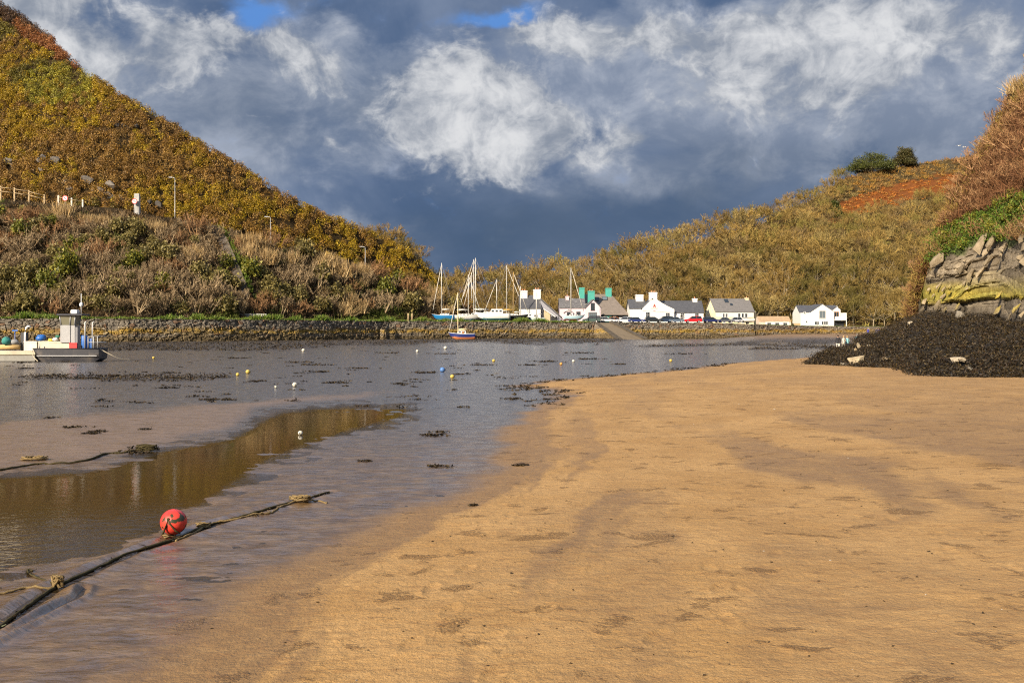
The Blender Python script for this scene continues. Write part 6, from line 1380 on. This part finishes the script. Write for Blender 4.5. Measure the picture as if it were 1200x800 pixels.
# barge alongside
bg_ = thing('barge', 'flat beige pontoon barge moored against the work boat at the frame edge', 'barge', ((82 - CX) * S, D_, 0))
BT = paint('barge_beige', (.52,.44,.32), .7, 0, .2, 1.5); BL = paint('barge_grey', (.26,.25,.22), .7, 0, .25, 1.2)
m_ = MB(); m_.bbox(WX(-45), WX(38.2), .35, 2.6, WZ(424), WZ(416.2), .06); m_.build('hull', BL, bg_); m_ = MB(); m_.bbox(WX(-46), WX(39), .28, 2.7, WZ(416.1), WZ(411.2), .04); m_.build('deck', BT, bg_)
m_ = MB(); m_.tube([(WX(23.6), .7, WZ(411.3)), (WX(23.8), .7, WZ(390)), (WX(25), .7, WZ(384)), (WX(27.3), .7, WZ(382)), (WX(30), .7, WZ(383))], .075, 8); m_.build('davit', HW, bg_)
m_ = MB(); m_.bbox(WX(15.5), WX(21.5), 1.1, 1.5, WZ(411), WZ(389.5), .03); m_.build('winch_post', paint('dark_steel', (.04,.04,.045), .6), bg_)
crate('equipment_box', 'pale square equipment box beside the curved white davit', 'box', WX(24.5), WX(39.6), .45, 1.3, WZ(411.1), WZ(399.8), paint('box_cream', (.70,.63,.52), .6))
m_ = MB(); m_.tube([(WX(-6), .8, WZ(406.6)), (WX(16.4), .8, WZ(406.6))], .17, 12); o = m_.build('net_roller', paint('roller_tan', (.50,.34,.14), .7)); o.location = ((82 - CX) * S, D_, 0); tag(o, 'tan net roller lying along the barge deck', 'roller')
lump('net_heap', 'teal fishing net heaped on the barge', 'net', 2, 399.5, .32, (1.1, 1, .9), paint('net_teal', (.04,.22,.19), .9)); lump('net_heap', 'black and white heap of nets beside the teal net', 'net', 10, 401, .28, (1.1, 1, .8), paint('net_grey', (.28,.28,.28), .9), .9)
m_ = MB(); m_.box(WX(4.5), WX(11), 1.2, 1.25, WZ(388), WZ(386.3)); m_.tube([(WX(7.5), 1.25, WZ(411)), (WX(7.5), 1.25, WZ(387))], .03, 5); m_.build('signboard', BLUE, bg_)
ROPEM = paint('pale_rope', (.58,.50,.36), .9, 0, .2, 20); 
ROPE_PTS = []
def rope(name, label, pts, r_, mat, n_=6, sub=6, jit=0.0):
    P_ = [Vector(p) for p in pts]; out = []
    for i in range(len(P_) - 1):
        p0, p1, p2, p3 = P_[max(i-1, 0)], P_[i], P_[i+1], P_[min(i+2, len(P_)-1)]
        for k_ in range(sub):
            t_ = k_ / sub; out.append(.5 * ((2*p1) + (p2-p0)*t_ + (2*p0-5*p1+4*p2-p3)*t_*t_ + (3*p1-p0-3*p2+p3)*t_**3))
    out.append(P_[-1]); m_ = MB(); m_.tube([p + Vector(rw.normal(0, jit, 3)) for p in out], [r_ * (.72 + .56 * float(vnoise(np.array(k_ * .43), np.array(r_ * 900), 31))) for k_ in range(len(out))], n_); ROPE_PTS.append((name, mat.name, out)); return tag(m_.build(name, mat), label, 'rope')
wx = (82 - CX) * S
rope('mooring_rope', 'pale mooring rope sagging from the work boat onto the weedy bank', [(wx + WX(115), D_ + .3, zt_), (wx + WX(126), D_ + .4, WZ(415)), (wx + WX(135), D_ + .8, WZ(420.5)), (wx + WX(144), D_ + 1.5, .1)], .03, ROPEM)
rope('mooring_rope', 'pale rope hanging at the join of the barge and the work boat', [(wx + WX(38), D_ - .05, zt_ - .1), (wx + WX(40.5), D_ - .12, WZ(418)), (wx + WX(46), D_ - .2, .06)], .035, ROPEM)

# ------------------------------------------------------------------ buoys and ropes on the mud
def gz(x, y_): return float(ground_z(np.array(x), np.array(y_)))
def buoy(px, py, r_, col, label, name='buoy'):
    r_ *= .70
    x, D_ = gpt(px, py + 1.0); t = thing(name, label, 'buoy', (x, D_, max(gz(x, D_), 0) + r_ * .86), rw.random() * 6, 'mooring buoys lying on the mud'); m_ = MB(); m_.ball((0, 0, 0), r_, 16, 10, 0, (1, 1, .95)); m_.build('float', paint('buoy_' + col[0], col[1], .5, 0, .15, 3, 0, .5, col[2] if len(col) > 2 else None), t)
    m_ = MB(); m_.tube([(r_*.85, 0, .3*r_), (r_*1.25, 0, .1*r_), (r_*1.3, 0, -.2*r_), (r_*.9, 0, -.35*r_)], r_*.12, 5); m_.build('eye', RUB, t); return t
YE = ('yellow', (.55,.40,.08), (.20,.15,.05)); WH_ = ('white', (.62,.58,.47), (.28,.25,.18)); BU = ('blue', (.08,.20,.48), (.06,.08,.10)); OR = ('orange', (.55,.28,.07), (.2,.12,.05))
buoy(345.5, 452.5, .145, WH_, 'white mooring buoy, the largest on the open mud beyond the pool'); buoy(278.5, 439.6, .13, YE, 'small yellow buoy beside a bigger yellow one near the weed line'); buoy(290.5, 437, .17, YE, 'larger yellow buoy resting on dark weed'); buoy(518.5, 435, .21, BU, 'bright blue buoy on the mud in mid channel'); buoy(530, 442.5, .15, YE, 'yellow buoy just below the blue one'); buoy(578.5, 423.2, .17, YE, 'small far yellow buoy beyond the sand tip'); buoy(657.5, 427, .15, OR, 'orange-yellow buoy off the sand edge'); buoy(672, 423.5, .15, WH_, 'small white buoy off the sand edge beside the orange one'); buoy(522, 409, .3, WH_, 'white buoy on the weed below the navy boat'); buoy(355.5, 411.3, .26, WH_, 'white buoy on the weed bank under the long wall'); buoy(323, 454, .08, WH_, 'tiny white float beside the large white buoy'); buoy(180, 419.5, .16, YE, 'small yellow float beyond the work boat'); buoy(489, 412, .22, WH_, 'far white float near the foot of the wall'); buoy(786, 423, .16, YE, 'pale yellow float on the far channel edge'); buoy(352, 508.5, .075, WH_, 'white float lying in the shallow pool')
# big red buoy with weed and its strops
x, D_ = gpt(203.5, 627); rB = 15.2 * D_ / F; zB = max(gz(x, D_), 0) + rB * .93
rbm, n, b = new_mat('buoy_red'); c = n.coord('Object'); f = n.noise(c, 7.5, 4, .6, .4)
k_ = n.mix(n.sm(n.noise(c, 3, 4), .35, .7), (.62, .030, .022), (.74, .065, .04)); k_ = n.mix(n.sm(f, .525, .58), k_, (.035, .035, .012)); n.put(b.inputs['Base Color'], k_); n.put(b.inputs['Roughness'], n.m('MULTIPLY_ADD', f, .5, .15)); n.put(b.inputs['Normal'], n.bump(n.noise(c, 60, 3), .15, .01))
t = thing('buoy', 'big red mooring buoy streaked with dark weed standing in the shallow water', 'buoy', (x, D_, zB)); m_ = MB(); m_.ball((0, 0, 0), rB, 36, 24, 0, (1, 1, .98)); m_.build('float', rbm, t)
DR_ = paint('weedy_rope', (.075,.060,.025), .9, 0, .4, 30, .6, .2); TR = paint('tan_rope', (.27,.19,.085), .9, 0, .35, 30, .6, .2)
m_ = MB(); A = Vector((-.10*rB, -.93*rB, .36*rB))
m_.tube([A, Vector((-.22*rB, -1.02*rB, -.1*rB)), Vector((-.42*rB, -.98*rB, -.55*rB)), Vector((-.62*rB, -.8*rB, -.9*rB))], rB*.075, 6); m_.tube([A, Vector((.12*rB, -1.03*rB, -.05*rB)), Vector((.45*rB, -.98*rB, -.5*rB)), Vector((.75*rB, -.75*rB, -.75*rB))], rB*.06, 6); m_.ball(A, rB*.13, 10, 6, 0, (1, .7, 1)); m_.build('rope_strop', DR_, t)
m_ = MB(); m_.tube([(-.62*rB, -.8*rB, -.88*rB), (-.2*rB, -1.15*rB, -.8*rB), (.1*rB, -1.3*rB, -.9*rB), (-.2*rB, -1.35*rB, -.95*rB), (-.5*rB, -1.0*rB, -.93*rB)], rB*.07, 6); m_.build('rope_tail', TR, t)
def on_mud(pl, lift=.012): return [(gpt(*p)[0], gpt(*p)[1], max(gz(*gpt(*p)), 0) + lift) for p in pl]
rope('mooring_rope', 'long dark mooring rope running across the wet mud past the red buoy', on_mud([(-60,770),(-25,752),(0,735),(35,709),(68,687),(110,668),(150,650),(203,633),(245,616),(290,604),(330,592),(365,583),(386,577)]), .0145, DR_, 7, 8, .003)
rope('mooring_rope', 'frayed tan rope lying beside the dark one beyond the red buoy', on_mud([(206,636),(226,626),(250,614),(275,611),(300,606),(318,603),(330,596),(350,590),(372,589),(383,591)]), .013, TR, 6, 6, .006)
rope('mooring_rope', 'dark rope crossing the edge of the brown pool from the frame edge', on_mud([(-40,556),(0,552),(40,545),(75,544),(105,540),(125,533),(150,531),(178,524)]), .020, DR_, 6, 6, .006)
rope('mooring_rope', 'thin tan rope trailing from the knot across the mud', on_mud([(-20,700),(10,696),(32,691),(55,691),(66,688)]), .012, TR, 6, 5, .004); rope('mooring_rope', 'curl of old rope looping away behind the knot', on_mud([(64,686),(50,681),(38,676),(32,671),(34,669),(38,671)]), .009, DR_, 5, 5, .003)
# knot and tangles
def tangle(name, label, px, py, r_, h_, mat, n_=9):
    x, y_ = gpt(px, py); m_ = MB()
    for i in range(n_):
        a = rw.random() * 6.28; pts = []
        for k_ in range(7): q = a + k_ * .9; rr_ = r_ * rw.uniform(.4, 1.0); pts.append((rr_ * math.cos(q), rr_ * .7 * math.sin(q), h_ * rw.random()))
        m_.tube(pts, .011, 5)
    o = m_.build(name, mat); o.location = (x, y_, max(gz(x, y_), 0) + .01); return tag(o, label, 'rope')
tangle('rope_knot', 'upright knot of tan rope on the dark mooring line near the frame edge', 68, 689, .055, .11, TR); tangle('rope_tangle', 'flat tangle of old rope and weed at the far end of the mooring line', 352, 590, .16, .07, TR, 12); tangle('rope_tangle', 'small tangle of tan rope just past the red buoy', 238, 618, .09, .05, TR, 8); tangle('rope_tangle', 'weedy green-brown tangle on the rope at the edge of the pool', 172, 529, .22, .12, DR_, 12); tangle('rope_tangle', 'tan strands of rope lying where the pool rope leaves the frame', 40, 541, .25, .06, TR, 8)
rwd = Merge()
for nm_, mn_, pl in ROPE_PTS:
    if mn_ == 'pale_rope': continue
    A_ = np.array([list(q) for q in pl]); seg = np.linalg.norm(np.diff(A_, axis=0), axis=1); n_ = int(seg.sum() * 26)
    idx = rw.choice(len(seg), size=n_, p=seg / seg.sum()); P_ = A_[idx] + (A_[idx + 1] - A_[idx]) * rw.random((n_, 1)); keep = vnoise(P_[:, 0] * 1.7, P_[:, 1] * 1.7, 44) > .45; P_ = P_[keep]; n_ = len(P_)
    rwd.add(*ribbons(P_ + rw.normal(size=(n_, 3)) * np.array([.008, .008, .004]), unit(rw.normal(size=(n_, 3)) * np.array([1, 1, .35]) + np.array([0, -.3, -.05])), rw.uniform(.02, .09, n_), rw.uniform(.006, .016, n_), pick_cols(SWP + [(.16, .11, .045), (.06, .07, .02)], n_, rw, .4), .4, rw))
tag(rwd.build('seaweed', bpy.data.materials['seaweed_frond']), kind='stuff')
# driftwood and pale stones
m_ = MB(); x, y_ = gpt(611, 547); m_.tube([(-.12, 0, 0), (0, .02, .02), (.13, -.01, .005)], [.012, .022, .01], 6); o = m_.build('driftwood', paint('dark_wood', (.05,.03,.018), .9)); o.location = (x, y_, gz(x, y_) + .015); tag(o, 'small dark piece of driftwood on the sand near the water edge', 'driftwood')
def boulder(u, D_, sz, lab, col, seed, lift=.2):
    v, f = hull_rock(seed, 22, .5); p = np.array([(u - CX) / F * D_, D_, float(apron_z(np.array(float(u)), np.array(D_))) + lift * sz[2]]); o = mesh_np('boulder', (v * np.array(sz) * .5) @ rot_m(.1, -.15, 0).T, [f], rockm, colors=np.broadcast_to(np.array(col), v.shape)); o.location = tuple(p); tag(o, lab, 'rock')
boulder(1004, 57.2, (.95,.75,.62), 'flat pale boulder at the seaweed edge nearest the walking people', (.46,.38,.25), 41, .5); boulder(990, 58.0, (.6,.45,.4), 'smaller broken grey boulder touching the flat pale one', (.34,.30,.23), 42, .4); boulder(1003, 62.5, (.28,.25,.55), 'upright tan stone standing in the seaweed above the flat boulder', (.40,.30,.17), 43, .6); boulder(1006, 62.8, (.22,.2,.45), 'narrow stone beside the upright tan stone', (.40,.33,.22), 44, .8); boulder(1123, 46.5, (.75,.5,.3), 'long pale slab lying in the weed at the front edge', (.44,.37,.27), 45, .6); boulder(1136, 46.0, (.35,.3,.22), 'small pale stone beside the long slab in the weed', (.5,.45,.36), 46, .7); boulder(1172, 58, (.4,.3,.3), 'pale stone halfway up the weedy slope', (.48,.40,.28), 47, .8); boulder(1124, 76, (.8,.6,.7), 'grey boulder at the foot of the yellow cliff', (.30,.27,.22), 48, .5); boulder(1190, 57, (.5,.3,.25), 'second pale stone on the weedy slope near the frame edge', (.48,.40,.28), 49, .8); boulder(1018, 66, (.35,.3,.3), 'tiny pale stone in the middle of the weed mound', (.45,.38,.27), 50, .7); boulder(1034, 57.3, (.9,.5,.34), 'low tan rock half buried in the sand edge below the weed', (.27,.21,.13), 51, .3); boulder(1066, 74.0, (.4,.4,.35), 'pale round stone near the top of the weed by the cliff', (.46,.39,.28), 52, .7)

# ------------------------------------------------------------------ people on the beach
SKIN = paint('skin', (.55,.33,.23), .6, 0, .05)
def person(px, D_, ht_, label, top, legs, hair, rz, stride=.2, arms=.12, zf=None):
    x = (px - CX) / F * D_; zf = max(gz(x, D_), 0) if zf is None else zf; k_ = ht_ / 1.75
    J = [((0,0,.93),.155,.12),((0,.0,1.12),.145,.115),((0,.01,1.30),.175,.125),((0,.01,1.42),.15,.10),((0,.0,1.50),.055,.055),((0,-.02,1.58),.075,.085),((0,-.02,1.68),.078,.095),((0,-.01,1.745),.05,.06)]; E = [(0,1),(1,2),(2,3),(3,4),(4,5),(5,6),(6,7)]
    for s_ in (-1, 1):
        b_ = len(J); st = stride * s_
        J += [((s_*.10, 0, .86), .105, .11), ((s_*.11, -st*.55 - .02, .50), .070, .072), ((s_*.11, -st*.9 + (.08 if st < 0 else 0), .10), .045, .048), ((s_*.115, -st*.9 - .15 + (.08 if st < 0 else 0), .045), .042, .038)]; E += [(0, b_), (b_, b_+1), (b_+1, b_+2), (b_+2, b_+3)]
        b_ = len(J); J += [((s_*.19, .01, 1.40), .065, .065), ((s_*(.22 + arms*.3), st*.35 + .03, 1.14), .050, .050), ((s_*(.22 + arms*.2), st*.55 - .08, .92), .037, .037), ((s_*(.22 + arms*.15), st*.6 - .11, .83), .040, .025)]; E += [(3, b_), (b_, b_+1), (b_+1, b_+2), (b_+2, b_+3)]
    me = bpy.data.meshes.new('body'); me.from_pydata([tuple(k_*q for q in j[0]) for j in J], E, []); o = bpy.data.objects.new('body', me); COL.objects.link(o)
    md = o.modifiers.new('skin', 'SKIN'); o.modifiers.new('sub', 'SUBSURF').levels = 1
    for i, j in enumerate(J): me.skin_vertices[0].data[i].radius = (j[1]*k_, j[2]*k_)
    me.skin_vertices[0].data[0].use_root = True
    dg = bpy.context.evaluated_depsgraph_get(); nm = bpy.data.meshes.new_from_object(o.evaluated_get(dg)); bpy.data.objects.remove(o)
    nm.materials.clear()
    for m_ in (top, legs, SKIN, RUB): nm.materials.append(m_)
    for p in nm.polygons:
        z = p.center.z / k_; hand = z < .88 and abs(p.center.x) / k_ > .20; p.material_index = 2 if (z > 1.49 or hand) else 0 if (z > .86 or abs(p.center.x) / k_ > .19) else 1 if z > .09 else 3; p.use_smooth = True
    t = thing('person', label, 'person', (x, D_, zf), rz); o = bpy.data.objects.new('body', nm); COL.objects.link(o); o.parent = t
    m_ = MB(); m_.ball((0, .012*k_, 1.675*k_), .112*k_, 12, 8, 0, (.92, 1.05, .95)); hr = m_.build('hair', hair, t)
    return t
def cl_(n_, c): return paint('cloth_' + n_, c, .85, 0, .15, 6)
HD, HG, HF = paint('hair_dark', (.05,.03,.02), .8), paint('hair_grey', (.5,.48,.45), .8), paint('hair_fair', (.42,.28,.13), .8); JE = cl_('denim', (.05,.08,.15)); BK = cl_('black', (.02,.02,.025))
person(982, 107, 1.78, 'person in a black jacket and white trousers walking beyond the weed mound', BK, cl_('white', (.72,.68,.6)), HD, R(170), .22)
person(988.6, 111, 1.68, 'person in a pale cream top beside one in light blue', cl_('cream', (.62,.58,.5)), cl_('stone', (.42,.38,.3)), HF, R(200), .15); person(992.8, 111.6, 1.66, 'person in a light blue top half hidden by the weed mound', cl_('sky', (.28,.60,.68)), JE, HF, R(190), .18)
person(1004, 130, 1.78, 'tall person in a dark teal coat with grey hair', cl_('teal', (.035,.10,.12)), JE, HG, R(175), .18); person(1008.6, 126, 1.6, 'shorter person in a maroon jacket with fair hair', cl_('maroon', (.10,.03,.045)), JE, HF, R(185), .12); person(1011.4, 128, 1.6, 'person in a dark blue-green jacket at the end of the group', cl_('bluegreen', (.03,.09,.12)), BK, HD, R(160), .16)
def beach_D(px, py): # where the upper beach lies at this height
    return 205.0
person(1017.3, 208, 1.72, 'person in a bright blue jacket alone on the upper beach', cl_('bright_blue', (.05,.06,.34)), BK, HG, R(180), .2); person(1026.6, 204, 1.76, 'person in a slate jacket with fair hair on the upper beach', cl_('slate', (.06,.06,.10)), cl_('paletrousers', (.4,.38,.4)), HF, R(180), .2); person(1029.6, 203, 1.84, 'taller person in a navy coat on the upper beach', cl_('navy', (.025,.025,.09)), cl_('greytrousers', (.2,.2,.26)), HD, R(175), .16)

# two gulls gliding over the hilltop
for (px, py, D_, lab, rz) in ((1124, 171, 190, 'white gull gliding over the hilltop, the higher of two', .4), (1129.5, 172.5, 196, 'white gull gliding over the hilltop, the lower of two', -.5)):
    p = px_point(px, py, D_); m_ = MB(); m_.ball((0, 0, 0), .11, 10, 8, 0, (2.3, .9, .9)); m_.ball((.27, 0, .05), .07, 8, 6)
    for s_ in (-1, 1): m_.loft([[(.12, s_*.05, .03), (-.10, s_*.05, .03), (-.10, s_*.05, .06), (.12, s_*.05, .06)], [(.14, s_*.36, .17), (-.05, s_*.36, .16), (-.05, s_*.36, .175), (.14, s_*.36, .185)], [(-.02, s_*.72, .10), (-.08, s_*.72, .10), (-.08, s_*.72, .105), (-.02, s_*.72, .108)]])
    o = m_.build('gull', HW); o.location = p; o.rotation_euler = (0, 0, rz); tag(o, lab, 'bird', 'gulls over the hilltop')
print('objects', len(bpy.data.objects))
